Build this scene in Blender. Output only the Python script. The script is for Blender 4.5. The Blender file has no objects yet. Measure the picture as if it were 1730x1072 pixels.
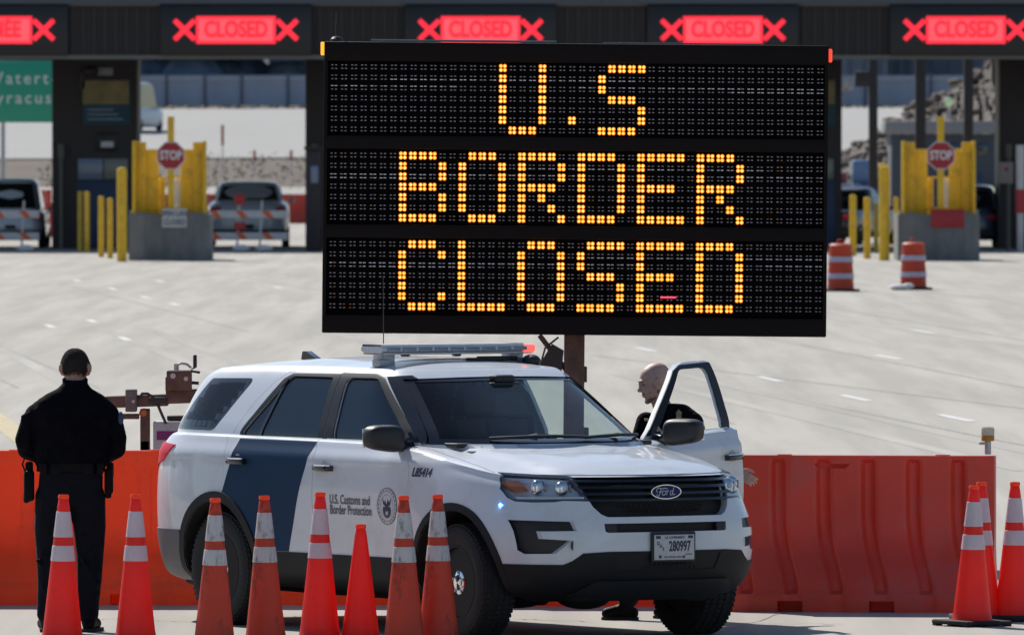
import bpy, bmesh, math, random
from mathutils import Vector, Matrix
from mathutils.bvhtree import BVHTree
import numpy as np
R = math.radians
random.seed(7)
scene = bpy.context.scene
COL = scene.collection

# ------------------------------------------------------------------ camera
F = 19222.0            # focal length in photo pixels (400 mm tele lens)
CZ = 3.16              # eye height
PITCH = math.atan((536 - 238) / F)
cam_d = bpy.data.cameras.new("camera"); cam = bpy.data.objects.new("camera", cam_d); COL.objects.link(cam)
cam.location = (0, 0, CZ); cam.rotation_euler = (R(90) - PITCH, 0, 0)
cam_d.sensor_width = 36; cam_d.lens = F / 1730 * 36
cam_d.clip_start = 1; cam_d.clip_end = 6000
cam_d.dof.use_dof = True; cam_d.dof.focus_distance = 75.5; cam_d.dof.aperture_fstop = 11.5
scene.camera = cam
# ------------------------------------------------------------------ sky and sun
SUN_AZ = R(-28)        # from straight ahead (+Y), towards the left
SUN_EL = R(42)
world = bpy.data.worlds.new("World"); scene.world = world; world.use_nodes = True
wn = world.node_tree; bg = wn.nodes["Background"]
sky = wn.nodes.new("ShaderNodeTexSky"); sky.sky_type = 'NISHITA'; sky.sun_disc = False
sky.sun_elevation = SUN_EL; sky.sun_rotation = SUN_AZ; sky.air_density = 1.0; sky.dust_density = 0.4; sky.ozone_density = 2.5
wn.links.new(sky.outputs[0], bg.inputs[0]); bg.inputs[1].default_value = 0.078
sd = Vector((math.sin(SUN_AZ) * math.cos(SUN_EL), math.cos(SUN_AZ) * math.cos(SUN_EL), math.sin(SUN_EL)))
sun_d = bpy.data.lights.new("sun", 'SUN'); sun_o = bpy.data.objects.new("sun", sun_d); COL.objects.link(sun_o)
sun_d.energy = 4.5; sun_d.angle = R(0.5); sun_d.color = (1.0, 0.955, 0.89)
sun_o.rotation_euler = sd.to_track_quat('Z', 'Y').to_euler()
scene.view_settings.view_transform = 'Standard'; scene.view_settings.look = 'None'
scene.view_settings.exposure = 0.25; scene.view_settings.gamma = 1
scene.render.film_transparent = False
try:
    scene.cycles.use_denoising = True
    scene.cycles.max_bounces = 8; scene.cycles.transparent_max_bounces = 16
    scene.cycles.sample_clamp_indirect = 4
except Exception: pass

# ------------------------------------------------------------------ helpers
CP, SP = math.cos(PITCH), math.sin(PITCH)
def ray(px, py):
    a = (px - 865) / F; b = (536 - py) / F
    return Vector((a, CP + b * SP, -SP + b * CP))
def at(px, py, Y):
    d = ray(px, py); t = Y / d.y
    return Vector((d.x * t, Y, CZ + d.z * t))
def gp(px, py, z=0.0):
    d = ray(px, py); t = (z - CZ) / d.z
    return Vector((d.x * t, d.y * t, z))

def S(v):   # srgb 0-255 -> linear
    v /= 255.0
    return v / 12.92 if v <= 0.04045 else ((v + 0.055) / 1.055) ** 2.4
def rgb(r, g, b): return (S(r), S(g), S(b))

def mat(name, col, rough=0.6, metal=0.0, coat=0.0, noise=0.0, nscale=8.0, bump=0.0, bscale=40.0, spec=0.5,
        emit=None, estr=1.0, trans=0.0, dirt=None, dirt_amt=0.0, dirt_scale=4.0, alpha=1.0, stretch=None, sheen=0):
    m = bpy.data.materials.new(name); m.use_nodes = True; nt = m.node_tree; N = nt.nodes; L = nt.links
    b = N["Principled BSDF"]; col = tuple(col[:3]) + (1,)
    b.inputs["Base Color"].default_value = col; b.inputs["Roughness"].default_value = rough
    b.inputs["Metallic"].default_value = metal; b.inputs["Coat Weight"].default_value = coat
    b.inputs["Coat Roughness"].default_value = 0.04; b.inputs["Specular IOR Level"].default_value = spec
    if sheen: b.inputs["Sheen Weight"].default_value = sheen
    tc = N.new("ShaderNodeTexCoord"); src = tc.outputs["Object"]
    if stretch:
        mp = N.new("ShaderNodeMapping"); mp.inputs["Scale"].default_value = stretch
        L.new(src, mp.inputs[0]); src = mp.outputs[0]
    last = None
    if noise > 0:
        n = N.new("ShaderNodeTexNoise"); n.inputs["Scale"].default_value = nscale; n.inputs["Detail"].default_value = 6
        L.new(src, n.inputs["Vector"])
        mr = N.new("ShaderNodeMapRange"); mr.inputs[1].default_value = 0.3; mr.inputs[2].default_value = 0.7
        mr.inputs[3].default_value = 1 - noise; mr.inputs[4].default_value = 1 + noise
        L.new(n.outputs[0], mr.inputs[0])
        mx = N.new("ShaderNodeMix"); mx.data_type = 'RGBA'; mx.blend_type = 'MULTIPLY'; mx.inputs[0].default_value = 1
        mx.inputs[6].default_value = col; L.new(mr.outputs[0], mx.inputs[7]); last = mx.outputs[2]
        rr = N.new("ShaderNodeMapRange"); rr.inputs[3].default_value = max(0, rough - 0.08); rr.inputs[4].default_value = min(1, rough + 0.1)
        L.new(n.outputs[0], rr.inputs[0]); L.new(rr.outputs[0], b.inputs["Roughness"])
    if dirt is not None:
        n2 = N.new("ShaderNodeTexNoise"); n2.inputs["Scale"].default_value = dirt_scale; n2.inputs["Detail"].default_value = 9
        n2.inputs["Roughness"].default_value = 0.7; L.new(src, n2.inputs["Vector"])
        m2 = N.new("ShaderNodeMapRange"); m2.inputs[1].default_value = 0.52; m2.inputs[2].default_value = 0.66
        m2.inputs[3].default_value = 0; m2.inputs[4].default_value = dirt_amt; L.new(n2.outputs[0], m2.inputs[0])
        mx2 = N.new("ShaderNodeMix"); mx2.data_type = 'RGBA'; L.new(m2.outputs[0], mx2.inputs[0])
        if last: L.new(last, mx2.inputs[6])
        else: mx2.inputs[6].default_value = col
        mx2.inputs[7].default_value = tuple(dirt[:3]) + (1,); last = mx2.outputs[2]
    if last: L.new(last, b.inputs["Base Color"])
    if bump > 0:
        n3 = N.new("ShaderNodeTexNoise"); n3.inputs["Scale"].default_value = bscale; n3.inputs["Detail"].default_value = 4
        L.new(src, n3.inputs["Vector"]); bp = N.new("ShaderNodeBump"); bp.inputs["Strength"].default_value = bump
        bp.inputs["Distance"].default_value = 0.02; L.new(n3.outputs[0], bp.inputs["Height"]); L.new(bp.outputs[0], b.inputs["Normal"])
    if emit is not None:
        b.inputs["Emission Color"].default_value = tuple(emit) + (1,); b.inputs["Emission Strength"].default_value = estr
    if trans > 0:      # thin plastic letting light through
        t = N.new("ShaderNodeBsdfTranslucent"); 
        if last: L.new(last, t.inputs[0])
        else: t.inputs[0].default_value = col
        ms = N.new("ShaderNodeMixShader"); ms.inputs[0].default_value = trans
        L.new(b.outputs[0], ms.inputs[1]); L.new(t.outputs[0], ms.inputs[2])
        L.new(ms.outputs[0], N["Material Output"].inputs[0])
    return m

def glass(name, tint, clear=1.0, refl=1.0, dark=(0.02, 0.025, 0.03)):
    """thin pane: tinted see-through film mixed with a dark body and a fresnel mirror"""
    m = bpy.data.materials.new(name); m.use_nodes = True; nt = m.node_tree; N = nt.nodes; L = nt.links
    N.remove(N["Principled BSDF"])
    tr = N.new("ShaderNodeBsdfTransparent"); tr.inputs[0].default_value = tuple(tint) + (1,)
    df = N.new("ShaderNodeBsdfDiffuse"); df.inputs[0].default_value = tuple(dark) + (1,)
    m1 = N.new("ShaderNodeMixShader"); m1.inputs[0].default_value = clear
    L.new(df.outputs[0], m1.inputs[1]); L.new(tr.outputs[0], m1.inputs[2])
    gl = N.new("ShaderNodeBsdfGlossy"); gl.inputs["Roughness"].default_value = 0.02
    fr = N.new("ShaderNodeFresnel"); fr.inputs[0].default_value = 1.5
    ge = N.new("ShaderNodeNewGeometry"); ff_ = N.new("ShaderNodeMath"); ff_.operation = 'MULTIPLY_ADD'; ff_.inputs[1].default_value = -refl; ff_.inputs[2].default_value = refl; L.new(ge.outputs["Backfacing"], ff_.inputs[0])
    mu = N.new("ShaderNodeMath"); mu.operation = 'MULTIPLY'; L.new(ff_.outputs[0], mu.inputs[1]); L.new(fr.outputs[0], mu.inputs[0])
    m2 = N.new("ShaderNodeMixShader"); L.new(mu.outputs[0], m2.inputs[0])
    L.new(m1.outputs[0], m2.inputs[1]); L.new(gl.outputs[0], m2.inputs[2]); L.new(m2.outputs[0], N["Material Output"].inputs[0])
    return m

class MB:
    """collects shapes, links them as ONE mesh object"""
    def __init__(s): s.v = []; s.f = []; s.m = []
    def add(s, vs, fs, mi=0, M=None):
        o = len(s.v)
        for p in vs:
            p = Vector(p); s.v.append(tuple(M @ p) if M else tuple(p))
        for f in fs: s.f.append(tuple(i + o for i in f)); s.m.append(mi)
        return s
    def box(s, c, d, mi=0, M=None, rot=None):
        x, y, z = d[0] / 2, d[1] / 2, d[2] / 2
        vs = [Vector((a * x, b * y, e * z)) for e in (-1, 1) for b in (-1, 1) for a in (-1, 1)]
        if rot is not None: vs = [rot @ p for p in vs]
        vs = [p + Vector(c) for p in vs]
        return s.add(vs, [(0, 2, 3, 1), (4, 5, 7, 6), (0, 1, 5, 4), (2, 6, 7, 3), (0, 4, 6, 2), (1, 3, 7, 5)], mi, M)
    def bbox(s, c, d, bev=0.01, mi=0, M=None, rot=None):
        """bevelled box (chamfer)"""
        bm = bmesh.new(); bmesh.ops.create_cube(bm, size=1)
        for v in bm.verts: v.co = Vector((v.co.x * d[0], v.co.y * d[1], v.co.z * d[2]))
        bmesh.ops.bevel(bm, geom=bm.edges[:], offset=min(bev, min(d) * .45), segments=2, affect='EDGES', profile=.5)
        bm.verts.index_update()
        vs = [(rot @ v.co if rot is not None else v.co) + Vector(c) for v in bm.verts]
        fs = [tuple(v.index for v in f.verts) for f in bm.faces]; bm.free()
        return s.add(vs, fs, mi, M)
    def cyl(s, a, b, r, r2=None, n=20, mi=0, M=None, caps=True):
        a, b = Vector(a), Vector(b); r2 = r if r2 is None else r2
        ax = (b - a).normalized(); u = ax.orthogonal().normalized(); w = ax.cross(u)
        vs = []
        for c, rr in ((a, r), (b, r2)):
            for i in range(n):
                t = 2 * math.pi * i / n; vs.append(c + u * math.cos(t) * rr + w * math.sin(t) * rr)
        fs = [(i, (i + 1) % n, n + (i + 1) % n, n + i) for i in range(n)]
        if caps: fs += [tuple(range(n))[::-1], tuple(range(n, 2 * n))]
        return s.add(vs, fs, mi, M)
    def tube(s, pts, r, n=8, mi=0, M=None):
        pts = [Vector(p) for p in pts]; rings = []; k = len(pts)
        up = None; vs = []
        for i, p in enumerate(pts):
            t = (pts[min(i + 1, k - 1)] - pts[max(i - 1, 0)]).normalized()
            if up is None: up = t.orthogonal().normalized()
            up = (up - t * up.dot(t)).normalized(); w = t.cross(up)
            rr = r[i] if isinstance(r, (list, tuple)) else r
            for j in range(n):
                a = 2 * math.pi * j / n; vs.append(p + up * math.cos(a) * rr + w * math.sin(a) * rr)
        fs = [(i * n + j, i * n + (j + 1) % n, (i + 1) * n + (j + 1) % n, (i + 1) * n + j) for i in range(k - 1) for j in range(n)]
        fs += [tuple(range(n))[::-1], tuple(range((k - 1) * n, k * n))]
        return s.add(vs, fs, mi, M)
    def lathe(s, prof, n=32, mi=0, M=None, axis='z', closed=False):
        """prof: list of (r, h); caps when r==0"""
        vs = []; fs = []
        for r, h in prof:
            for i in range(n):
                t = 2 * math.pi * i / n; c, d = r * math.cos(t), r * math.sin(t)
                vs.append((c, d, h) if axis == 'z' else (c, h, d))
        m = len(prof)
        rng = range(m) if closed else range(m - 1)
        for j in rng:
            j2 = (j + 1) % m
            for i in range(n):
                fs.append((j * n + i, j * n + (i + 1) % n, j2 * n + (i + 1) % n, j2 * n + i))
        if not closed:
            if prof[0][0] > 1e-6: fs.append(tuple(range(n))[::-1])
            if prof[-1][0] > 1e-6: fs.append(tuple(range((m - 1) * n, m * n)))
        return s.add(vs, fs, mi, M)
    def prism(s, poly, h0, h1, plane='xz', mi=0, M=None):
        """poly 2D extruded along the third axis"""
        n = len(poly)
        def P(a, b, h): return (a, h, b) if plane == 'xz' else ((h, a, b) if plane == 'yz' else (a, b, h))
        vs = [P(a, b, h0) for a, b in poly] + [P(a, b, h1) for a, b in poly]
        fs = [tuple(range(n)), tuple(range(2 * n - 1, n - 1, -1))] + [(i, n + i, n + (i + 1) % n, (i + 1) % n) for i in range(n)]
        return s.add(vs, fs, mi, M)
    def sphere(s, c, r, nu=16, nv=10, mi=0, M=None):
        if not isinstance(r, (tuple, list, Vector)): r = (r, r, r)
        vs = [(c[0], c[1], c[2] + r[2])]; fs = []
        for j in range(1, nv):
            p = math.pi * j / nv
            for i in range(nu):
                t = 2 * math.pi * i / nu
                vs.append((c[0] + r[0] * math.sin(p) * math.cos(t), c[1] + r[1] * math.sin(p) * math.sin(t), c[2] + r[2] * math.cos(p)))
        vs.append((c[0], c[1], c[2] - r[2])); e = len(vs) - 1
        for i in range(nu):
            fs.append((0, 1 + i, 1 + (i + 1) % nu)); b = 1 + (nv - 2) * nu; fs.append((e, b + (i + 1) % nu, b + i))
        for j in range(nv - 2):
            for i in range(nu):
                a = 1 + j * nu; fs.append((a + i, a + nu + i, a + nu + (i + 1) % nu, a + (i + 1) % nu))
        return s.add(vs, fs, mi, M)
    def mesh(s, name="m", fix=True, angle=35):
        me = bpy.data.meshes.new(name); me.from_pydata(s.v, [], s.f); me.update()
        me.polygons.foreach_set("material_index", s.m)
        if fix:
            bm = bmesh.new(); bm.from_mesh(me); bmesh.ops.recalc_face_normals(bm, faces=bm.faces[:]); bm.to_mesh(me); bm.free()
        smooth(me, angle); return me
    def build(s, name, mats, parent=None, loc=None, fix=True, angle=35):
        return obj(name, s.mesh(name, fix, angle), mats, parent, loc)
def smooth(me, angle=35):
    me.polygons.foreach_set("use_smooth", [True] * len(me.polygons)); me.set_sharp_from_angle(angle=R(angle)); me.update()
def obj(name, me, mats, parent=None, loc=None):
    o = bpy.data.objects.new(name, me); COL.objects.link(o)
    if mats is not None:
        n = len(me.polygons); ix = [0] * n; me.polygons.foreach_get("material_index", ix); me.materials.clear(); me.polygons.foreach_set("material_index", ix if isinstance(mats, (list, tuple)) else [0] * n)
        for m in (mats if isinstance(mats, (list, tuple)) else [mats]): me.materials.append(m)
    if parent is not None: o.parent = parent
    if loc is not None: o.location = loc
    return o
def tag(o, label=None, cat=None, group=None, kind=None):
    if label: o["label"] = label
    if cat: o["category"] = cat
    if group: o["group"] = group
    if kind: o["kind"] = kind
    return o
def thing(name, label, cat, loc=(0, 0, 0), rz=0.0, group=None):
    o = bpy.data.objects.new(name, None); COL.objects.link(o); o.location = loc; o.rotation_euler = (0, 0, rz)
    o.empty_display_size = .1
    return tag(o, label, cat, group)
def copy_tree(o, parent=None):
    c = o.copy(); COL.objects.link(c); c.parent = parent
    for ch in [k for k in bpy.data.objects if k.parent == o]: copy_tree(ch, c)
    return c
def dup(o, label, loc, rz=None, scale=None):
    c = copy_tree(o); c["label"] = label; c.location = loc
    if rz is not None: c.rotation_euler = (0, 0, rz)
    if scale: c.scale = scale
    return c

_tmpc = 0
def mesh_of(v, f):
    me = bpy.data.meshes.new("tmp"); me.from_pydata([tuple(p) for p in v], [], f); me.update()
    bm = bmesh.new(); bm.from_mesh(me); bmesh.ops.recalc_face_normals(bm, faces=bm.faces[:]); bm.to_mesh(me); bm.free(); return me
def boolop(a, b, op, solver='MANIFOLD'):
    """boolean of two meshes -> new mesh"""
    oa = bpy.data.objects.new("ta", a); ob = bpy.data.objects.new("tb", b); COL.objects.link(oa); COL.objects.link(ob)
    md = oa.modifiers.new("b", 'BOOLEAN'); md.object = ob; md.operation = op; md.solver = solver
    dg = bpy.context.evaluated_depsgraph_get(); dg.update(); ev = oa.evaluated_get(dg)
    me = bpy.data.meshes.new_from_object(ev, preserve_all_data_layers=False, depsgraph=dg)
    bpy.data.objects.remove(oa); bpy.data.objects.remove(ob)
    if solver == 'MANIFOLD' and len(me.polygons) == 0 and len(a.polygons) and op != 'INTERSECT':
        return boolop(a, b, op, 'EXACT')
    return me
def sub(a, b): return boolop(a, b, 'DIFFERENCE')
def inter(a, b): return boolop(a, b, 'INTERSECT')
def uni(a, b): return boolop(a, b, 'UNION')
def prism_m(poly, h0, h1, plane='xz'):
    m = MB().prism(poly, h0, h1, plane); return mesh_of(m.v, m.f)
def box_m(c, d):
    m = MB().box(c, d); return mesh_of(m.v, m.f)
def cyl_m(a, b, r, n=64):
    m = MB().cyl(a, b, r, n=n); return mesh_of(m.v, m.f)

def remesh(mb, voxel, it=6, fac=0.5, angle=180):
    """closed overlapping shapes -> one continuous organic surface"""
    me = mesh_of(mb.v, mb.f); o = bpy.data.objects.new("t", me); COL.objects.link(o)
    md = o.modifiers.new("r", 'REMESH'); md.mode = 'VOXEL'; md.voxel_size = voxel; md.adaptivity = 0
    if it:
        ms = o.modifiers.new("s", 'SMOOTH'); ms.iterations = it; ms.factor = fac
    dg = bpy.context.evaluated_depsgraph_get(); dg.update()
    r = bpy.data.meshes.new_from_object(o.evaluated_get(dg)); bpy.data.objects.remove(o)
    smooth(r, angle); return r

def text_mesh(txt, size=1.0, font=None, offset=0.0, shear=0.0, xs=1.0, align='CENTER', res=3, space=1.0):
    """flat text outline mesh in local XY -> (verts2d, faces)"""
    c = bpy.data.curves.new("t", 'FONT'); c.body = txt; c.size = size; c.offset = offset; c.shear = shear
    c.align_x = align; c.align_y = 'CENTER'; c.resolution_u = res; c.space_character = space
    o = bpy.data.objects.new("t", c); COL.objects.link(o)
    dg = bpy.context.evaluated_depsgraph_get(); dg.update()
    me = bpy.data.meshes.new_from_object(o.evaluated_get(dg))
    bm = bmesh.new(); bm.from_mesh(me); bmesh.ops.remove_doubles(bm, verts=bm.verts[:], dist=1e-5); bmesh.ops.triangulate(bm, faces=bm.faces[:]); bm.verts.index_update()
    v = [(p.co.x * xs, p.co.y) for p in bm.verts]; f = [tuple(q.index for q in p.verts) for p in bm.faces]
    bm.free(); bpy.data.objects.remove(o); bpy.data.curves.remove(c); return v, f
def put_flat(mb, v2, f, org, ux, uy, off=0.0, mi=0, thick=0.002):
    """2D mesh placed on a plane as a thin solid-looking sheet"""
    org, ux, uy = Vector(org), Vector(ux), Vector(uy); n = ux.cross(uy).normalized()
    mb.add([org + ux * a + uy * b + n * off for a, b in v2], f, mi); return mb
def lerp_tab(tab, x):
    """smooth (monotone-ish cubic) interpolation in a table [(x, y..)]"""
    if x <= tab[0][0]: return list(tab[0][1:])
    if x >= tab[-1][0]: return list(tab[-1][1:])
    for i in range(len(tab) - 1):
        if tab[i][0] <= x <= tab[i + 1][0]:
            a, b = tab[i], tab[i + 1]; h = b[0] - a[0]; t = (x - a[0]) / h; out = []
            for k in range(1, len(a)):
                def slope(j):
                    if j == 0: return (tab[1][k] - tab[0][k]) / (tab[1][0] - tab[0][0])
                    if j == len(tab) - 1: return (tab[-1][k] - tab[-2][k]) / (tab[-1][0] - tab[-2][0])
                    d0 = (tab[j][k] - tab[j - 1][k]) / (tab[j][0] - tab[j - 1][0]); d1 = (tab[j + 1][k] - tab[j][k]) / (tab[j + 1][0] - tab[j][0])
                    if d0 * d1 <= 0: return 0.0
                    return 2 * d0 * d1 / (d0 + d1)
                m0, m1 = slope(i) * h, slope(i + 1) * h
                out.append((2*t**3-3*t*t+1)*a[k] + (t**3-2*t*t+t)*m0 + (-2*t**3+3*t*t)*b[k] + (t**3-t*t)*m1)
            return out

# ------------------------------------------------------------------ shared materials
M = {}
M['white_paint'] = mat('white_paint', (.67, .705, .755), .32, coat=.65, noise=.02, nscale=3, dirt=(.45, .42, .38), dirt_amt=.32, dirt_scale=2.2)  # white with the blue cast of the shade mixed into the base colour
M['black_plastic'] = mat('black_plastic', (.018, .018, .02), .5, bump=.08, bscale=300, noise=.15, nscale=20)
M['black_gloss'] = mat('black_gloss', (.008, .008, .01), .12, coat=.5)
M['dark'] = mat('dark_recess', (.006, .006, .007), .7)
M['chrome'] = mat('chrome', (.8, .8, .82), .08, metal=1.0)
M['steel'] = mat('galvanised_steel', (.42, .43, .45), .45, metal=.7, noise=.12)
M['rust'] = mat('rusty_brown_steel', (.12, .065, .05), .75, noise=.35, nscale=9, dirt=(.05, .035, .03), dirt_amt=.7, dirt_scale=7)
M['yellow'] = mat('yellow_safety_paint', (.80, .48, .015), .5, noise=.1, nscale=5, dirt=(.35, .25, .05), dirt_amt=.5, dirt_scale=3)
M['white'] = mat('white_sheet', (.7, .7, .7), .5)
# ------------------------------------------------------------------ ground, road, terrain
def ground_mat():
    m = bpy.data.materials.new('concrete_pavement'); m.use_nodes = True; nt = m.node_tree; N = nt.nodes; L = nt.links; b = N["Principled BSDF"]
    b.inputs["Roughness"].default_value = .85; b.inputs["Specular IOR Level"].default_value = .25
    g = N.new("ShaderNodeNewGeometry")
    def noise(scale, sx, sy, detail=6, rough=.6):
        mp = N.new("ShaderNodeMapping"); mp.inputs["Scale"].default_value = (sx, sy, 1); mp.inputs["Rotation"].default_value = (0, 0, R(-4.5)); L.new(g.outputs["Position"], mp.inputs[0])
        n = N.new("ShaderNodeTexNoise"); n.inputs["Scale"].default_value = scale; n.inputs["Detail"].default_value = detail; n.inputs["Roughness"].default_value = rough
        L.new(mp.outputs[0], n.inputs["Vector"]); return n.outputs[0]
    def rng(s, a, b_, c, d):
        r = N.new("ShaderNodeMapRange"); r.inputs[1].default_value = a; r.inputs[2].default_value = b_; r.inputs[3].default_value = c; r.inputs[4].default_value = d; L.new(s, r.inputs[0]); return r.outputs[0]
    def mul(a, b_):
        x = N.new("ShaderNodeMath"); x.operation = 'MULTIPLY'; L.new(a, x.inputs[0]); L.new(b_, x.inputs[1]); return x.outputs[0]
    big = rng(noise(.35, 1, .12), .3, .7, .91, 1.06)          # lane-long tonal streaks
    tyre = rng(noise(1.6, 1, .03, 3), .40, .62, .86, 1.04)   # wheel tracks
    fine = rng(noise(90, 1, 1, 4, .75), .25, .75, .86, 1.13)
    spots = rng(noise(6, 1, 1, 9, .75), .60, .72, 1.0, .88)
    patch = rng(noise(.10, 1, .4, 8, .65), .50, .64, 1.0, .95)
    v = mul(mul(mul(big, tyre), mul(fine, spots)), patch)
    mx = N.new("ShaderNodeMix"); mx.data_type = 'RGBA'; mx.blend_type = 'MULTIPLY'; mx.inputs[0].default_value = 1
    mx.inputs[6].default_value = (.43, .405, .36, 1); L.new(v, mx.inputs[7]); L.new(mx.outputs[2], b.inputs["Base Color"])
    bp = N.new("ShaderNodeBump"); bp.inputs["Strength"].default_value = .35; bp.inputs["Distance"].default_value = .006; L.new(noise(120, 1, 1, 3), bp.inputs["Height"]); L.new(bp.outputs[0], b.inputs["Normal"])
    return m
M['ground'] = ground_mat()
M['dry_grass'] = mat('dry_winter_grass', (.115, .09, .065), .95, noise=.45, nscale=.5, dirt=(.05, .045, .035), dirt_amt=.8, dirt_scale=.25, bump=.5, bscale=6)
M['far_road'] = mat('pale_far_road', (.33, .325, .31), .9, noise=.06, nscale=.4, stretch=(1, .1, 1))
M['gravel'] = mat('pale_gravel', (.36, .34, .31), .95, noise=.2, nscale=2, bump=.4, bscale=12)
M['line_white'] = mat('worn_white_line', (.62, .62, .60), .8, noise=.2, nscale=6)
M['line_yellow'] = mat('worn_yellow_line', (.48, .40, .24), .8, noise=.2, nscale=6)
M['joint'] = mat('pavement_joint', (.315, .30, .275), .9, noise=.3, nscale=3)

ZT = [(-100, 0), (500, 0), (540, .35), (600, 2.35), (700, 5.2), (760, 5.9), (900, 8.5), (1400, 16), (4000, 30)]
def zter(Y): return lerp_tab(ZT, Y)[0]
def strip(Y0, Y1, dy, X0, X1, name, m, lift=0.0, kind='structure', skew=0.0):
    mb = MB(); ys = []; y = Y0
    while y < Y1 - 1e-6: ys.append(y); y += dy
    ys.append(Y1); nx = 8
    for y in ys:
        for i in range(nx + 1):
            x = X0 + (X1 - X0) * i / nx; mb.v.append((x, y + skew * x, zter(y + skew * x) + lift))
    for j in range(len(ys) - 1):
        for i in range(nx):
            a = j * (nx + 1) + i; mb.f.append((a, a + 1, a + nx + 2, a + nx + 1)); mb.m.append(0)
    o = mb.build(name, m, fix=False); o["kind"] = kind; return o
strip(-60, 515, 25, -600, 600, 'ground', M['ground'])
strip(515, 4000, 15, -1500, 1500, 'terrain', M['dry_grass'])
strip(515, 560, 5, -1400, 1400, 'gravel_verge', M['gravel'], .03)
strip(598, 694, 6, -160, 160, 'road', M['far_road'], .05, skew=.12)

def ground_line(pts, w, name, m, z=.004):
    mb = MB(); n = len(pts)
    for a, b in zip(pts[:-1], pts[1:]):
        a, b = Vector(a), Vector(b); d = (b - a).normalized(); s = Vector((-d.y, d.x, 0)) * w / 2
        mb.add([a - s, a + s, b + s, b - s], [(0, 1, 2, 3)])
    for i, v in enumerate(mb.v): mb.v[i] = (v[0], v[1], z)
    return mb
lane = MB()
LD = (gp(1615, 706) - gp(1300, 640)).normalized()
for px, py in ((1300, 640), (1445, 672), (1615, 706), (155, 542), (210, 572), (85, 551), (130, 474), (190, 488), (245, 502), (295, 514), (270, 475), (470, 486), (1090, 590), (1500, 603), (1560, 560)):
    c = gp(px, py); a = c - LD * 1.6; b = c + LD * 1.6
    lane.add(ground_line([a, b], .13, '', None).v, [(0, 1, 2, 3)])
tag(lane.build('lane_marking', M['line_white'], fix=False), kind='structure')
yl = ground_line([gp(0, 712) - LD * 30, gp(28, 733) + LD * 4], .28, '', None)
tag(yl.build('yellow_lane_marking', M['line_yellow'], fix=False), kind='structure')
jt = MB()
for p, q in (((0, 584), (167, 655)), ((1240, 560), (1730, 655)), ((1230, 650), (1730, 752)), ((300, 650), (560, 720)), ((0, 470), (560, 480)), ((100, 478), (420, 560)), ((420, 470), (547, 492)), ((1400, 520), (1730, 575)), ((1410, 475), (1730, 512)), ((0, 640), (30, 655)), ((1000, 600), (1730, 690)), ((1180, 700), (1240, 716))):
    g_ = ground_line([gp(*p), gp(*q)], .05, '', None, .003); jt.add(g_.v, [(0, 1, 2, 3)])
rnd = random.Random(3)
def crack(p, q, w=.012, n=14, amp=.05):
    a, b = gp(*p), gp(*q); pts = []
    for i in range(n + 1):
        t = i / n; c = a.lerp(b, t); c.x += rnd.uniform(-amp, amp) * .5; c.y += rnd.uniform(-amp, amp) * 3 * .5; pts.append(c)
    g_ = ground_line(pts, w, '', None, .003); o = len(jt.v)
    jt.v += g_.v; jt.f += [tuple(i + o for i in f) for f in g_.f]; jt.m += [0] * len(g_.f)
crack((1235, 1062), (1350, 1025)); crack((1250, 1052), (1420, 1054)); crack((870, 1045), (1010, 1050)); crack((170, 1045), (330, 1050)); crack((1690, 1058), (1730, 1040)); crack((400, 1050), (520, 1038))
tag(jt.build('pavement_joints', M['joint'], fix=False), kind='structure')

# tyre tracks: long, very thin, slightly darker bands of rubber on the concrete
M['tyre_mark'] = mat('tyre_marks', (.365, .345, .31), .85, noise=.25, nscale=.8, stretch=(1, .05, 1))
tm = MB()
for (px, py), L_, w_ in (((1330, 700), 45, .22), ((1450, 700), 45, .22), ((260, 590), 40, .22), ((330, 585), 40, .22), ((60, 620), 30, .2), ((1560, 560), 60, .3), ((700, 600), 40, .2)):
    c = gp(px, py); g_ = ground_line([c - LD * L_ / 2, c + LD * L_ / 2], w_, '', None, .0025); tm.add(g_.v, [(0, 1, 2, 3)])
tag(tm.build('tyre_tracks', M['tyre_mark'], fix=False), kind='structure')
# ------------------------------------------------------------------ the patrol SUV (x forward from the front axle, y to its left)
CAR_D = 72.5
CAR_YAW = R(33.2)
CAR_RZ = math.atan2(-math.cos(CAR_YAW), math.sin(CAR_YAW))
CAR_O = Vector((.4626, CAR_D, 0))
CARM = Matrix.Translation(CAR_O) @ Matrix.Rotation(CAR_RZ, 4, 'Z')
CARI = CARM.inverted()
WB = 2.865; WR = .368

ZTOP = [(-4.2, 1.25), (-3, 1.245), (-1.3, 1.235), (-.9, 1.225), (-.5, 1.19), (0, 1.12), (.34, 1.07), (.8, 1.05), (1.0, 1.05)]
HC = [(-4.2, 1.25), (-1, 1.25), (-.5, 1.238), (0, 1.19), (.5, 1.135), (.7, 1.10), (.8, 1.075), (.9, 1.052), (1.0, 1.05)]
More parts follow.
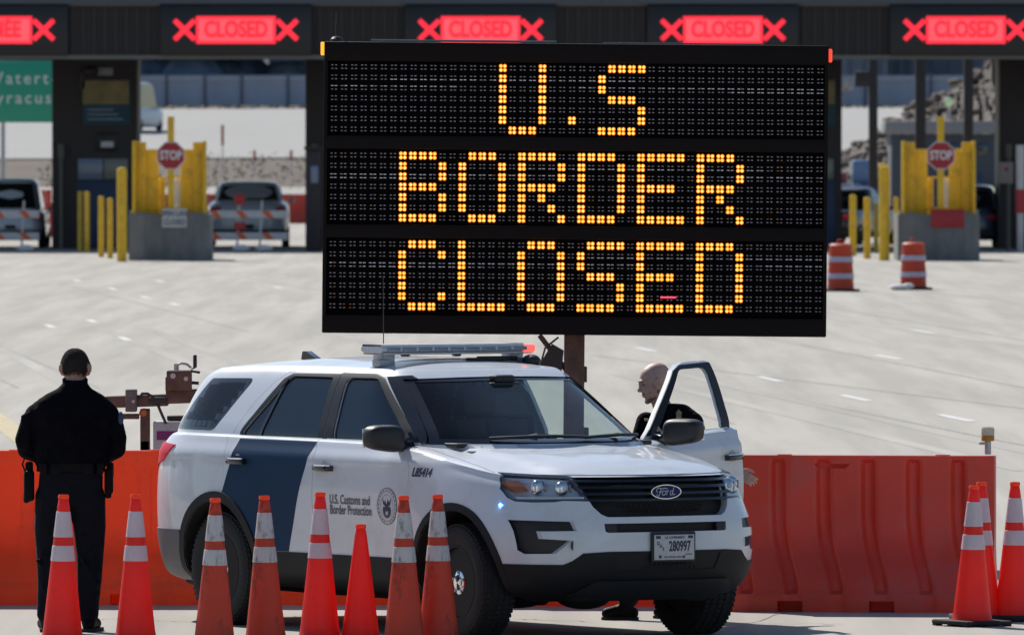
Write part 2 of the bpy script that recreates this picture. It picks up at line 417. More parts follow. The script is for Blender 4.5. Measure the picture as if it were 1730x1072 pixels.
# q, half width, front x, front n, rear x
LT = [(0, .80, .66, 3.0, -3.90), (.04, .885, .78, 3.2, -3.97), (.10, .94, .87, 3.2, -3.97), (.24, .97, .945, 3.3, -4.00), (.40, .984, .968, 3.3, -4.01), (.57, .990, .965, 3.2, -4.005),
      (.69, .986, .95, 2.95, -4.00), (.81, .975, .93, 2.75, -3.985), (.90, .96, .915, 2.6, -3.955), (.955, .938, .90, 2.5, -3.91), (.985, .925, .885, 2.6, -3.86), (1, .885, .868, 2.5, -3.82)]
QS = [0, .02, .04, .07, .10, .15, .20, .26, .32, .38, .44, .50, .56, .62, .68, .74, .79, .83, .86, .885, .905, .925, .945, .96, .972, .985, .993, 1.0]
X0F, X0R = -.30, -2.90
def arc_ts(n_pts, a, W, n):
    T = np.linspace(0, math.pi / 2, 2000); x = a * np.cos(T) ** (2 / n); y = W * np.sin(T) ** (2 / n)
    s = np.concatenate([[0], np.cumsum(np.hypot(np.diff(x), np.diff(y)))]); return [float(np.interp(s[-1] * k / n_pts, s, T)) for k in range(n_pts + 1)]
def car_loft(kind, off=0.0):
    if kind == 'L':
        nf, ns, nr = 40, 44, 26
        tf = arc_ts(nf, 1.22, .97, 2.9); tr = arc_ts(nr, 1.2, .97, 4.2)
        rows = [(q,) + tuple(lerp_tab(LT, q)) for q in QS]
        def ring(row):
            q, W, xf, n, xr = row; pts = []
            for t in tf: pts.append((X0F + (xf - X0F) * max(0, math.cos(t)) ** (2 / n), W * math.sin(t) ** (2 / n)))
            for k in range(1, ns): pts.append((X0F + (X0R - X0F) * k / ns, W))
            for t in tr[::-1]: pts.append((X0R + (xr - X0R) * max(0, math.cos(t)) ** (2 / 4.2), W * math.sin(t) ** (2 / 4.2)))
            out = []
            for x, y in pts:
                fl = .014 * math.exp(-((x - 0) / .5) ** 4) + .016 * math.exp(-((x + WB) / .55) ** 4)      # wheel-house flare
                dip = -.012 * math.exp(-((x + 1.45) / .9) ** 4)                                             # door waist
                g = math.exp(-((q - .42) / .22) ** 2)
                y2 = y * (1 + (fl + dip) * g / .97)
                z = .27 + (lerp_tab(ZTOP, x)[0] - .27) * q
                if z > 1.0 and x < .2:                                                                         # shoulder crease
                    y2 *= 1 + .010 * math.exp(-((z - 1.12) / .035) ** 2)
                out.append((x, y2, z))
            return out
        caps_bottom_z = None
        def top(x, k, yr):
            z0 = lerp_tab(ZTOP, x)[0]; h = lerp_tab(HC, x)[0]
            z = z0 + (h - z0) * (1 - abs(k) ** 2.4)
            y = abs(k * yr)
            if x > -.75:
                w = .60 + .10 * (0.85 - x) / 1.4
                b = 1 / (1 + math.exp((y - w) / .016)); z += .016 * b * min(1, max(0, (.80 - x) / .25))
                w2 = .30 + .05 * (.85 - x)
                z += -.006 / (1 + math.exp((y - w2) / .03)) * min(1, max(0, (.7 - x) / .3))
            return z
        ncap = 34
    else:
        nf, ns, nr = 40, 34, 22
        ZG = [1.02, 1.10, 1.18, 1.235, 1.28, 1.33, 1.38, 1.43, 1.48, 1.53, 1.57, 1.60, 1.625, 1.645, 1.66, 1.672, 1.682, 1.69]
        # z, half width, front x, rear x
        GT = [(1.02, .87, .26, -3.93), (1.235, .868, -.10, -3.90), (1.40, .815, -.46, -3.83), (1.55, .752, -.79, -3.77), (1.625, .712, -.955, -3.71), (1.66, .685, -1.03, -3.66), (1.69, .645, -1.10, -3.58)]
        gx0, gx1 = -1.45, -3.0
        tf = arc_ts(nf, .9, .78, 3.0); tr = arc_ts(nr, .8, .78, 4)
        rows = [(z,) + tuple(lerp_tab(GT, z)) for z in ZG]
        def ring(row):
            z, W, xf, xr = row; pts = []; n = 3.0
            for t in tf: pts.append((gx0 + (xf - gx0) * max(0, math.cos(t)) ** (2 / n), W * math.sin(t) ** (2 / n)))
            for k in range(1, ns): pts.append((gx0 + (gx1 - gx0) * k / ns, W))
            for t in tr[::-1]: pts.append((gx1 + (xr - gx1) * max(0, math.cos(t)) ** (2 / 4), W * math.sin(t) ** (2 / 4)))
            u = (z - 1.235) / .455
            return [(x, y, z - .035 * max(0, u) ** 2 * max(0, (-2.6 - x) / 1.1) ** 1.5) for x, y in pts]
        RC = [(-3.75, 1.65), (-3.3, 1.70), (-2.8, 1.735), (-2.1, 1.756), (-1.6, 1.75), (-1.3, 1.728), (-1.1, 1.69), (-1.0, 1.69)]
        def top(x, k, yr):
            h = lerp_tab(RC, x)[0]; z0 = 1.69 - .035 * max(0, (-2.6 - x) / 1.1) ** 1.5
            return z0 + max(0, h - z0) * (1 - abs(k) ** 2.6)
        ncap = 26
    V = []; Fc = []; NL = nf + ns + nr + 1
    for row in rows:
        half = ring(row); half[0] = (half[0][0], 0.0, half[0][2]); half[-1] = (half[-1][0], 0.0, half[-1][2])
        V += half + [(x, -y, z) for x, y, z in half[-2:0:-1]]
    n = 2 * (NL - 1)
    for j in range(len(rows) - 1):
        for i in range(n): Fc.append((j * n + i, j * n + (i + 1) % n, (j + 1) * n + (i + 1) % n, (j + 1) * n + i))
    def cap(base, zf, flip):
        prev = None
        for i in range(1, NL - 1):
            x, y, z = V[base + i]; col = [base + i]
            for k in range(1, ncap):
                kk = 1 - 2 * k / ncap; V.append((x, y * kk, zf(x, kk, y) if zf else z)); col.append(len(V) - 1)
            col.append(base + (n - i))
            if prev is None:
                for k in range(ncap): Fc.append((base, col[k], col[k + 1]))
            else:
                for k in range(ncap): Fc.append((prev[k], col[k], col[k + 1], prev[k + 1]))
            prev = col
        for k in range(ncap): Fc.append((prev[k], base + NL - 1, prev[k + 1]))
    cap((len(rows) - 1) * n, top, False); cap(0, None, True)
    me = mesh_of(V, Fc)
    if off:
        bm = bmesh.new(); bm.from_mesh(me); bm.normal_update()
        ds = [v.normal * off for v in bm.verts]
        for v, d in zip(bm.verts, ds): v.co += d
        bm.to_mesh(me); bm.free(); me.update()
    return me
_lc = {}
def LOFT(kind, off=0.0):
    k = (kind, round(off, 4))
    if k not in _lc: _lc[k] = car_loft(kind, off)
    return _lc[k]
def shell(kind, o1, o0): 
    k = (kind, 'sh', round(o1, 4), round(o0, 4))
    if k not in _lc: _lc[k] = sub(LOFT(kind, o1), LOFT(kind, o0))
    return _lc[k]
BVH_L = BVHTree.FromPolygons([v.co for v in LOFT('L').vertices], [tuple(p.vertices) for p in LOFT('L').polygons])
BVH_G = BVHTree.FromPolygons([v.co for v in LOFT('G').vertices], [tuple(p.vertices) for p in LOFT('G').polygons])
def hit(px, py, which='both'):
    """photo pixel -> point of the body, in the car's own axes"""
    o = CARI @ Vector((0, 0, CZ)); d = (CARI.to_3x3() @ ray(px, py)).normalized(); best = None
    for nm, b in (('L', BVH_L), ('G', BVH_G)):
        if which in ('both', nm):
            h = b.ray_cast(o, d)
            if h[0] is not None and (best is None or h[3] < best[3]): best = h
    return best[0] if best else None
def side_poly(pix, which='both', w=.97):
    out = []
    for px, py in pix:
        h = hit(px, py, which)
        if h is None: print('MISS', px, py); continue
        out.append((h.x, h.z))
    return out
def front_poly(pix, which='L'):
    out = []
    for px, py in pix:
        h = hit(px, py, which)
        if h is None: print('MISS', px, py); continue
        out.append((h.y, h.z))
    return out
car = thing('patrol_suv', 'white patrol SUV with a slanted blue stripe, roof light bar and its driver door open', 'police car')
car.matrix_world = CARM
car.location = CAR_O; car.rotation_euler = (0, 0, CAR_RZ)
RW = -WB
def disc(cx, cz, r, n=56): return [(cx + r * math.cos(2 * math.pi * i / n), cz + r * math.sin(2 * math.pi * i / n)) for i in range(n)]
def arcpts(cx, cz, r, a0, a1, n=14): return [(cx + r * math.cos(R(a0 + (a1 - a0) * i / n)), cz + r * math.sin(R(a0 + (a1 - a0) * i / n))) for i in range(n + 1)]
def mirror_poly(p): return [(-a, b) for a, b in p]
def sprism(poly, side, lo=.45, hi=1.3):      # side view prism, side -1 right / +1 left
    return prism_m(poly, -hi, -lo, 'xz') if side < 0 else prism_m(poly, lo, hi, 'xz')
def fprism(poly, x0=.2, x1=1.3): return prism_m(poly, x0, x1, 'yz')

# --- body shell
B = uni(LOFT('L'), LOFT('G'))
inn = uni(inter(LOFT('L', -.07), box_m((-2.15, 0, .8), (3.6, 3, .82))), LOFT('G', -.045))
BS = sub(B, inn)
wells = []
for wx, r in ((-.03, .455), (RW, .44)):
    for s in (-1, 1):
        c = cyl_m((wx, s * .60, .372), (wx, s * 1.3, .372), r); BS = sub(BS, c); wells.append(c)
def cut_wells(me):
    for c in wells: me = sub(me, c)
    return me
# --- doors
FDR = [(-1.70, .36), (-1.70, 1.165), (-1.73, 1.235), (-1.79, 1.63), (-1.80, 1.660), (-1.76, 1.676), (-1.45, 1.676), (-1.36, 1.662), (-1.265, 1.632), (-.66, 1.235), (-.60, 1.18), (-.565, 1.08), (-.545, .85), (-.545, .40), (-.57, .36)]
RDR = [(-1.70, .36), (-1.70, 1.165), (-1.73, 1.235), (-1.79, 1.63), (-1.80, 1.660), (-1.84, 1.676), (-2.34, 1.672), (-2.44, 1.655), (-2.55, 1.59), (-2.70, 1.46), (-2.85, 1.265), (-2.80, 1.18), (-2.785, 1.10), (-2.80, .91), (-2.79, .86)] + arcpts(RW, .372, .50, 81, 2, 12) + [(-2.36, .36)]
FWIN = [(-1.625, 1.24), (-1.70, 1.632), (-1.36, 1.634), (-1.285, 1.61), (-.80, 1.262), (-.76, 1.24)]
FWING = FWIN
RWIN = [(-1.815, 1.24), (-1.865, 1.632), (-2.36, 1.632), (-2.43, 1.60), (-2.70, 1.30), (-2.735, 1.262), (-2.735, 1.24)]
QWIN = [(-3.12, 1.262), (-3.03, 1.305), (-2.80, 1.585), (-2.815, 1.612), (-3.33, 1.60), (-3.60, 1.262)]
def grow(poly, d):
    cx = sum(p[0] for p in poly) / len(poly); cz = sum(p[1] for p in poly) / len(poly)
    out = []; n = len(poly)
    # offset along averaged edge normals
    area = sum(poly[i][0] * poly[(i + 1) % n][1] - poly[(i + 1) % n][0] * poly[i][1] for i in range(n))
    sg = 1 if area > 0 else -1
    for i in range(n):
        a, b, c = Vector(poly[i - 1]), Vector(poly[i]), Vector(poly[(i + 1) % n])
        e1 = (b - a).normalized(); e2 = (c - b).normalized(); n1 = Vector((e1.y, -e1.x)) * sg; n2 = Vector((e2.y, -e2.x)) * sg
        m = (n1 + n2); k = m.length
        if k < .3: out.append(tuple(b + n1 * d)); continue
        m = m / k; out.append(tuple(b + m * min(d / max(.35, m.dot(n1)), d * 2.2) if d > 0 else b + m * max(d / max(.35, m.dot(n1)), d * 2.2)))
    return out
def fillet(poly, r, n=5):
    out = []; m = len(poly)
    for i in range(m):
        a, b, c = Vector(poly[i - 1]), Vector(poly[i]), Vector(poly[(i + 1) % m]); e1 = a - b; e2 = c - b
        ang = e1.angle(e2); rr = r[i] if isinstance(r, (list, tuple)) else r
        if ang > R(168) or rr < .001: out.append(tuple(b)); continue
        t = min(rr / math.tan(ang / 2), e1.length * .48, e2.length * .48); p, q = b + e1.normalized() * t, b + e2.normalized() * t
        for k in range(n + 1):
            u = k / n; out.append(tuple(p * (1 - u) ** 2 + b * 2 * u * (1 - u) + q * u * u))
    return out
FWIN = fillet([(-1.625, 1.24), (-1.70, 1.632), (-1.335, 1.634), (-.80, 1.262), (-.76, 1.24)], [.02, .05, .13, .02, .01])
RWIN = fillet([(-1.815, 1.24), (-1.865, 1.632), (-2.38, 1.632), (-2.735, 1.262), (-2.735, 1.24)], [.02, .03, .10, .02, .02])
QWIN = fillet([(-3.10, 1.262), (-2.80, 1.61), (-3.36, 1.60), (-3.67, 1.262)], [.10, .035, .05, .02])
GAP = .0025
doors = {}
for key, poly, win in (('F', FDR, FWIN), ('R', RDR, RWIN)):
    for s in (-1, 1):
        d = inter(BS, sprism(grow(poly, -GAP), s, .64)); d = sub(sub(d, sprism(win, s, .3, 1.3)), LOFT('G', -.024)); doors[key, s] = d
        BS = sub(BS, sprism(poly, s, .64))
for s in (-1, 1): BS = sub(BS, sprism(QWIN, s, .3))
# windscreen opening
WS = [(-.80, 1.232), (-.645, 1.632), (-.3, 1.642), (0, 1.645), (.3, 1.642), (.645, 1.632), (.80, 1.232)]
BS = sub(BS, fprism(WS, -1.6, .4))
# rear window
RWN = [(-.66, 1.26), (-.58, 1.56), (.58, 1.56), (.66, 1.26)]
BS = sub(BS, prism_m(RWN, -4.3, -3.45, 'yz'))
# --- front openings
GRL = [(-.585, 1.046), (.585, 1.046), (.51, .86), (.47, .815), (.43, .797), (-.43, .797), (-.47, .815), (-.51, .86)]
LOWG = [(-.462, .757), (.462, .757), (.458, .708), (.44, .70), (-.44, .70), (-.458, .708)]
HDL = [(-.572, 1.052), (-.70, 1.060), (-.845, 1.072), (-.885, .97), (-.878, .915), (-.86, .893), (-.80, .888), (-.70, .892), (-.66, .900), (-.52, .896)]
ITK = [(-.905, .778), (-.64, .770), (-.628, .713), (-.80, .709), (-.795, .662), (-.662, .652), (-.742, .570), (-.865, .566), (-.888, .59)]
def recess(poly, depth, x0=.2):
    global BS
    cutter = inter(shell('L', .02, -depth), fprism(poly, x0)); BS = sub(BS, cutter)
    return inter(shell('L', -depth + .001, -depth - .012), fprism(grow(poly, .006), x0))
def part(name, me, m, parent=car, label=None, angle=32):
    smooth(me, angle); o = obj(name, me, m, parent)
    if label: o['label'] = label
    return o
back_grl = recess(GRL, .06); back_low = recess(LOWG, .04)
lamps = {}
for s in (-1, 1):
    h = HDL if s < 0 else mirror_poly(HDL); k = ITK if s < 0 else mirror_poly(ITK)
    lamps[s] = (recess(h, .055), recess(k, .035))
# parting lines cut shallow into the skin: bonnet shut line, fender edge, fuel door
def groove_line(pts, w, view, d=.006):
    """narrow prism chain following pts in a view plane"""
    global BS
    for a, b in zip(pts[:-1], pts[1:]):
        a, b = Vector(a), Vector(b); t = (b - a).normalized(); a = a - t * .001; b = b + t * .001; nrm = Vector((-t.y, t.x)) * w / 2
        q = [tuple(a - nrm), tuple(b - nrm), tuple(b + nrm), tuple(a + nrm)]
        if view == 'top': pr = prism_m(q, .9, 1.4, 'xy')
        elif view == 'right': pr = prism_m(q, -1.3, -.5, 'xz')
        elif view == 'left': pr = prism_m(q, .5, 1.3, 'xz')
        else: pr = prism_m(q, .2, 1.3, 'yz')
        BS = sub(BS, inter(shell('L', .02, -d), pr))
for s in (-1, 1):
    groove_line([(.27, s * .858), (.0, s * .868), (-.3, s * .862), (-.56, s * .83)], .006, 'top')
groove_line([(-.70, 1.058), (-.56, 1.056), (0, 1.056), (.56, 1.056), (.70, 1.058)], .006, 'front')
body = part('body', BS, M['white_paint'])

# --- paint, glass
M['car_glass_tint'] = glass('privacy_glass', (.22, .26, .30), .65, 1.1, (.016, .042, .085))  # blue of the mirrored sky put into the pane's body colour
M['windscreen_glass'] = glass('windscreen_glass', (.76, .84, .83), 1.0, .9)
M['lens_clear'] = glass('clear_lens', (.93, .95, .97), 1.0, 1.0)
M['blue_stripe'] = mat('blue_stripe_vinyl', (.007, .036, .092), .5, spec=.12)
M['decal_navy'] = mat('navy_decal', (.02, .025, .07), .4)
M['decal_grey'] = mat('grey_decal', (.10, .10, .13), .45)
M['amber'] = mat('amber_reflector', (.45, .12, .02), .25, coat=.6)
M['tail_red'] = mat('red_tail_lens', (.62, .015, .04), .45, spec=.2)
M['lamp_body'] = mat('lamp_housing', (.62, .65, .70), .3)
M['seat'] = mat('seat_cloth', (.06, .063, .068), .9, bump=.2, bscale=200)
M['fascia'] = mat('textured_black_fascia', (.012, .012, .014), .6, spec=.3, bump=.12, bscale=250, noise=.15, nscale=5)
M['bumper_grey'] = mat('grey_rear_bumper', (.10, .10, .11), .5, noise=.1)

wind = part('windshield', inter(shell('G', -.010, -.015), fprism(grow(WS, .015), -1.6, .4)), M['windscreen_glass'])
WSI = [(-.745, 1.262), (-.60, 1.612), (0, 1.622), (.60, 1.612), (.745, 1.262)]
frit = sub(inter(shell('G', -.006, -.0095), fprism(grow(WS, .004), -1.6, .4)), fprism(WSI, -1.7, .5))
part('black_border', frit, M['black_gloss'], wind)
# pillar trim: glossy black A pillars outside the windscreen
for s in (-1, 1):
    pl = [(-1.245 - .02, 1.645), (-1.13, 1.655), (-.93, 1.575), (-.42, 1.225), (-.66, 1.225)]
    tr = inter(shell('G', .004, -.004), sprism(pl, s, .40)); tr = sub(tr, fprism(WS, -1.6, .4))
    part('pillar_trim', tr, M['black_gloss'])
for s in (-1, 1):
    q = part('quarter_window', inter(shell('G', -.003, -.008), sprism(grow(QWIN, .004), s, .3)), M['car_glass_tint'])
    qi = grow(QWIN, -.022)
    part('window_seal', sub(inter(shell('G', -.001, -.0028), sprism(grow(QWIN, .001), s, .3)), sprism(qi, s, .2)), M['black_gloss'], q)
part('rear_window', inter(shell('G', -.003, -.008), prism_m(grow(RWN, .004), -4.3, -3.45, 'yz')), M['car_glass_tint'])

# black strip at the cowl with wipers
cowl = MB(); cowl.bbox((-.42, 0, 1.222), (.16, 1.50, .03), .01)
cw = cowl.build('cowl', M['black_plastic'], car)
wp = MB()
for y0, y1 in ((-.55, .12), (.10, .72)):
    pts = []
    for i in range(9):
        t = i / 8; y = y0 + (y1 - y0) * t; a = min(1, abs(y) / .868) ; x = -1.45 + 1.33 * (1 - a ** 3) ** (1 / 3) + .02 - .045
        pts.append((x, y, 1.268 + .012 * math.sin(t * 3)))
    wp.tube(pts, .011, 6); wp.tube([(-.30, y0 + .02, 1.235), (-.22, (y0 + y1) / 2, 1.285)], .012, 6)
wp.build('wiper', M['black_plastic'], car)

# --- doors
HINGE_X, HINGE_Y = -.56, .93
DOOR_ANG = R(62)
def make_door(key, s):
    win = FWIN if key == 'F' else RWIN; poly = FDR if key == 'F' else RDR
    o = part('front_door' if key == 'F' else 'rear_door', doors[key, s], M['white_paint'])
    # black sash around the glass
    if key == 'F': outer = [(-1.76, 1.236), (-1.82, 1.662), (-1.385, 1.662), (-1.262, 1.629), (-.668, 1.236)]
    else: outer = [(-1.68, 1.236), (-1.76, 1.655), (-2.37, 1.650), (-2.45, 1.615), (-2.735, 1.30), (-2.765, 1.26), (-2.765, 1.236)]
    sash = sub(inter(inter(shell('G', .003, -.006), sprism(outer, s, .3)), sprism(grow(poly, -.004), s, .3)), sprism(win, s, .2))
    part('window_frame', sash, M['sash'], o)
    gs = inter(shell('G', -.012, -.017), sprism(grow(win, .010), s, .3))
    gobj = None
    if not (key == 'F' and s > 0):        # the open door has its window wound down
        gobj = part('window_glass', gs, M['car_glass_tint'], o)
    if key == 'R':
        bar = [(-2.545, 1.235), (-2.42, 1.64), (-2.395, 1.64), (-2.515, 1.235)]
        part('divider_bar', inter(inter(shell('G', -.004, -.02), sprism(bar, s, .3)), sprism(win, s, .2)), M['black_gloss'], o)
    # bright sill strip
    x0, x1 = (-1.69, -.72) if key == 'F' else (-2.76, -1.745)
    st = inter(inter(shell('G', .008, -.004), sprism([(x0, 1.228), (x1, 1.228), (x1, 1.242), (x0, 1.242)], s, .3)), sprism(grow(poly, -.004), s, .3))
    part('sill_strip', st, M['chrome'], o)
    # handle: flat grey disc for the shaded dish behind, grip in front
    hx = -1.56 if key == 'F' else -2.62
    hz = 1.055 if key == 'F' else 1.075
    hb = BVH_L.ray_cast(Vector((hx, s * 2, hz)), Vector((0, -s, 0)))[0]
    hm = MB(); y0 = hb.y
    pts = [(hx + .105 * math.cos(t), y0 + s * (.006 + .034 * math.sin(t) ** .5 if math.sin(t) > 0 else .006), hz) for t in [math.pi * i / 12 for i in range(13)]]
    ring_v = []
    for i, p in enumerate(pts):
        for k in range(10):
            a = 2 * math.pi * k / 10; ring_v.append((p[0], p[1] + s * .009 * math.cos(a), p[2] + .019 * math.sin(a)))
    fs = [(i * 10 + k, i * 10 + (k + 1) % 10, (i + 1) * 10 + (k + 1) % 10, (i + 1) * 10 + k) for i in range(12) for k in range(10)] + [tuple(range(10)), tuple(range(120, 130))]
    hm.add(ring_v, fs); hnd = hm.build('handle', M['black_gloss'], o)
    cm = MB(); cm.tube([(p[0], p[1] + s * .002, p[2] + .017) for p in pts[1:-1]], .0055, 6); cm.build('chrome_top', M['chrome'], hnd)
    dm = MB(); n = 28; dm.add([(hx + .045 * math.cos(2 * math.pi * i / n), y0 + s * .0025, hz - .004 + .052 * math.sin(2 * math.pi * i / n)) for i in range(n)], [tuple(range(n))])
    dm.build('handle_dish_shade', mat('handle_dish_shadowed', (.42, .43, .45), .4, coat=.5) if 'dish' not in M else M['dish'], o)
    return o
M['sash'] = mat('dark_window_sash', (.012, .014, .018), .42, spec=.25)
M['dish'] = mat('handle_dish_shade', (.45, .46, .48), .4, coat=.5)  # shade of the recess put into the disc's grey
DOBJ = {k: make_door(*k) for k in doors}
# inner side of the open door: dark trim panel
M['trim_panel'] = mat('door_trim', (.05, .052, .055), .8)
for s in (1,):
    o = DOBJ['F', s]
    tp = inter(LOFT('L', -.068), sprism(grow(FDR, -.05), s, .80)); tp = sub(tp, LOFT('L', -.095)) if False else tp
    tp = inter(shell('L', -.071, -.10), sprism([(x, min(z, 1.17)) for x, z in grow(FDR, -.05) if z < 1.2], s, .45))
    part('trim_panel', tp, M['trim_panel'], o)

def make_mirror(s, parent):
    bm = MB()
    # shell: rounded box swept, wider outside
    bm.sphere((0, 0, 0), 1, 28, 18)
    vs = []
    for x, y, z in bm.v:
        f = lambda a, p: math.copysign(abs(a) ** p, a)
        X, Y, Z = f(x, .55), f(y, .5), f(z, .6)
        vs.append((-.70 + X * .075 * (1.0 if X < 0 else 1.15) + .0, s * (1.075 + Y * .132), 1.268 + Z * .083 * (1 - .12 * Y) + .008 * Y))
    bm.v = vs
    me = bm.mesh('mirror', True, 60)
    mr = obj('mirror', me, M['black_plastic'], parent)
    am = MB(); am.tube([(-.70, s * .96, 1.225), (-.72, s * .92, 1.212), (-.74, s * .86, 1.215)], [.042, .045, .055], 10)
    am.build('mirror_arm', M['black_gloss'], mr)
    gm = MB(); gm.bbox((-.772, s * 1.08, 1.268), (.012, .21, .12), .004); gm.build('mirror_glass', M['chrome'], mr)
    sm = MB(); sm.prism([(-.69, 1.237), (-.82, 1.237), (-.80, 1.262), (-.74, 1.30)], s * .835, s * .868) ; 
    sm.build('mirror_sail', M['black_gloss'], mr)
    return mr
for s in (-1, 1): make_mirror(s, DOBJ['F', s])
# swing the driver's door open about its hinge
dO = DOBJ['F', 1]
piv = Matrix.Translation((HINGE_X, HINGE_Y, 0)) @ Matrix.Rotation(-DOOR_ANG, 4, 'Z') @ Matrix.Translation((-HINGE_X, -HINGE_Y, 0))
piv = Matrix.Translation((0, 0, .012)) @ Matrix.Translation((HINGE_X, HINGE_Y, 0)) @ Matrix.Rotation(-DOOR_ANG, 4, 'Z') @ Matrix.Rotation(R(1.8), 4, 'Y') @ Matrix.Translation((-HINGE_X, -HINGE_Y, 0))
dO.matrix_local = piv; dO['label'] = 'driver door standing open with its window down'

# --- cladding
zc = .502
rock = [(-.40, .25), (-.40, zc), (-2.50, zc), (-2.50, .25)]
for s in (-1, 1):
    c1 = inter(shell('L', .007, -.02), sprism(rock, s, .5)); c1 = cut_wells(c1)
    for wx in (-.03, RW):
        pr = sub(prism_m(disc(wx, .372, .502), -1.3, 1.3, 'xz'), box_m((wx, 0, .1), (2, 3, .3)))
        a_ = inter(shell('L', .009, -.03), inter(pr, box_m((wx, s * .9, .6), (1.2, .8, 1.2)))); a_ = cut_wells(a_)
        part('arch_cladding', a_, M['fascia'])
    part('rocker_cladding', c1, M['fascia'])
# lower front fascia
FAS = [(-1.2, .20), (-1.2, .500), (-.70, .500), (-.655, .525), (-.60, .572), (-.45, .581), (.45, .581), (.60, .572), (.655, .525), (.70, .500), (1.2, .500), (1.2, .20)]
ff = cut_wells(inter(shell('L', .007, -.02), fprism(FAS, .36))); 
ff = sub(ff, fprism([(-.40, .565), (.40, .565), (.36, .46), (-.36, .46)], .8))
fa = part('front_fascia', ff, M['fascia'])
part('intake_back', inter(shell('L', .001, -.03), fprism([(-.41, .575), (.41, .575), (.37, .45), (-.37, .45)], .8)), M['dark'], fa)
im = MB()
for k in range(3): 
    z = .485 + k * .028
    im.tube([(.977 - .09 * (abs(y) / .38) ** 2.5 - .012, y, z) for y in [-.38 + .76 * i / 14 for i in range(15)]], .006, 5)
for k in range(23):
    y = -.37 + k * .0336; im.tube([(.965 - .07 * (abs(y) / .38) ** 2.5, y, .47), (.965 - .07 * (abs(y) / .38) ** 2.5, y, .56)], .004, 5)
im.build('intake_mesh', M['fascia'], fa)
# skid lip line
part('chin_lip', inter(shell('L', .022, .0), fprism([(-.62, .30), (-.5, .395), (.5, .395), (.62, .30), (.5, .28), (-.5, .28)], .5)), M['black_plastic'], fa)
# rear bumper
rb = inter(shell('L', .008, -.02), box_m((-3.80, 0, .44), (.94, 3, .34))); rb = cut_wells(rb)
part('rear_bumper', rb, M['bumper_grey'])
# --- grille
gb = part('grille', back_grl, M['dark'])
for i, z in enumerate((1.022, .982, .942, .902)):
    sl = inter(inter(shell('L', -.008, -.05), fprism(grow(GRL, -.002), .2)), box_m((.6, 0, z), (1.2, 2, .017)))
    part('grille_slat', sl, M['black_gloss'], gb)
hc = MB()   # honeycomb light strip in the lower grille
for k in range(20):
    y = -.40 + k * .036; x = .905 - .10 * (abs(y) / .45) ** 2.5
    for z in (.832, .86):
        hc.lathe([(.014, -.004), (.014, .004), (.009, .004), (.009, -.004)], 6, 0, Matrix.Translation((x, y + (.018 if z > .85 else 0), z)) @ Matrix.Rotation(R(90), 4, 'Y'), closed=True)
hc.build('honeycomb_strip', M['fascia'], gb)
lg = part('lower_grille', back_low, M['dark'])
lm_ = inter(inter(shell('L', -.004, -.03), fprism([(-.46, .757), (-.38, .757), (-.38, .70), (-.44, .70)], .2)), fprism(LOWG, .2))
part('end_block', lm_, M['black_plastic'], lg)
part('end_block', inter(inter(shell('L', -.004, -.03), fprism([(.46, .757), (.38, .757), (.38, .70), (.44, .70)], .2)), fprism(LOWG, .2)), M['black_plastic'], lg)
# badge
def on_front(y, z, off=0.0):
    h = BVH_L.ray_cast(Vector((2, y, z)), Vector((-1, 0, 0)))[0]; return Vector((h.x + off, y, z))
bx = on_front(0, .95).x + .012
bad = MB(); n = 40
bad.add([(bx, .115 * math.cos(2 * math.pi * i / n), .95 + .046 * math.sin(2 * math.pi * i / n)) for i in range(n)] + [(bx - .03, .115 * math.cos(2 * math.pi * i / n), .95 + .046 * math.sin(2 * math.pi * i / n)) for i in range(n)],
        [tuple(range(n))] + [(i, (i + 1) % n, n + (i + 1) % n, n + i) for i in range(n)])
bo = bad.build('oval_badge', M['chrome'], car)
b2 = MB(); b2.add([(bx + .002, .107 * math.cos(2 * math.pi * i / n), .95 + .0405 * math.sin(2 * math.pi * i / n)) for i in range(n)], [tuple(range(n))])
M['badge_blue'] = mat('badge_blue', (.008, .022, .12), .4, spec=.2); b2.build('blue_field', M['badge_blue'], bo)
# flowing script lettering, drawn as strokes
b3 = MB(); sx, sz = .0145, .0155
def stroke(pts, w=.0036):
    P = [Vector(p) for p in pts]; Q = []
    for i in range(len(P) - 1):
        p0, p1, p2, p3 = P[max(i - 1, 0)], P[i], P[i + 1], P[min(i + 2, len(P) - 1)]
        for k in range(5):
            t = k / 5; Q.append(.5 * ((2 * p1) + (-p0 + p2) * t + (2 * p0 - 5 * p1 + 4 * p2 - p3) * t * t + (-p0 + 3 * p1 - 3 * p2 + p3) * t ** 3))
    Q.append(P[-1])
    for a, b in zip(Q[:-1], Q[1:]):
        if (b - a).length < 1e-5: continue
        t = (b - a).normalized(); nn = Vector((-t.y, t.x)) * w / 2 / sx; 
        q = [a - nn - t * .05, b - nn + t * .05, b + nn + t * .05, a + nn - t * .05]
        b3.add([(bx + .0045, (c.x) * sx, .95 + (c.y) * sz) for c in q], [(0, 1, 2, 3)])
stroke([(-4.9, -.2), (-5.3, .9), (-4.2, 1.7), (-2.6, 1.3), (-.6, 1.5), (.4, 1.2)]); stroke([(-2.9, 1.4), (-3.3, 0), (-3.9, -1.3), (-4.9, -1.6), (-5.1, -.9)]); stroke([(-4.1, .1), (-2.4, .25)])
stroke([(-1.2, .5), (-2.1, .1), (-2.3, -.9), (-1.4, -1.3), (-.6, -.6), (-.7, .3), (-1.2, .5), (-.2, .2)])
stroke([(.0, .5), (.2, .1), (.0, -1.3)]); stroke([(.15, -.1), (.7, .5), (1.2, .4)])
stroke([(3.2, .4), (2.3, .3), (1.8, -.6), (2.2, -1.3), (3.0, -.8), (3.5, .8), (3.9, 1.9)]); stroke([(3.5, .8), (3.2, -.7), (3.6, -1.3), (4.3, -.9)])
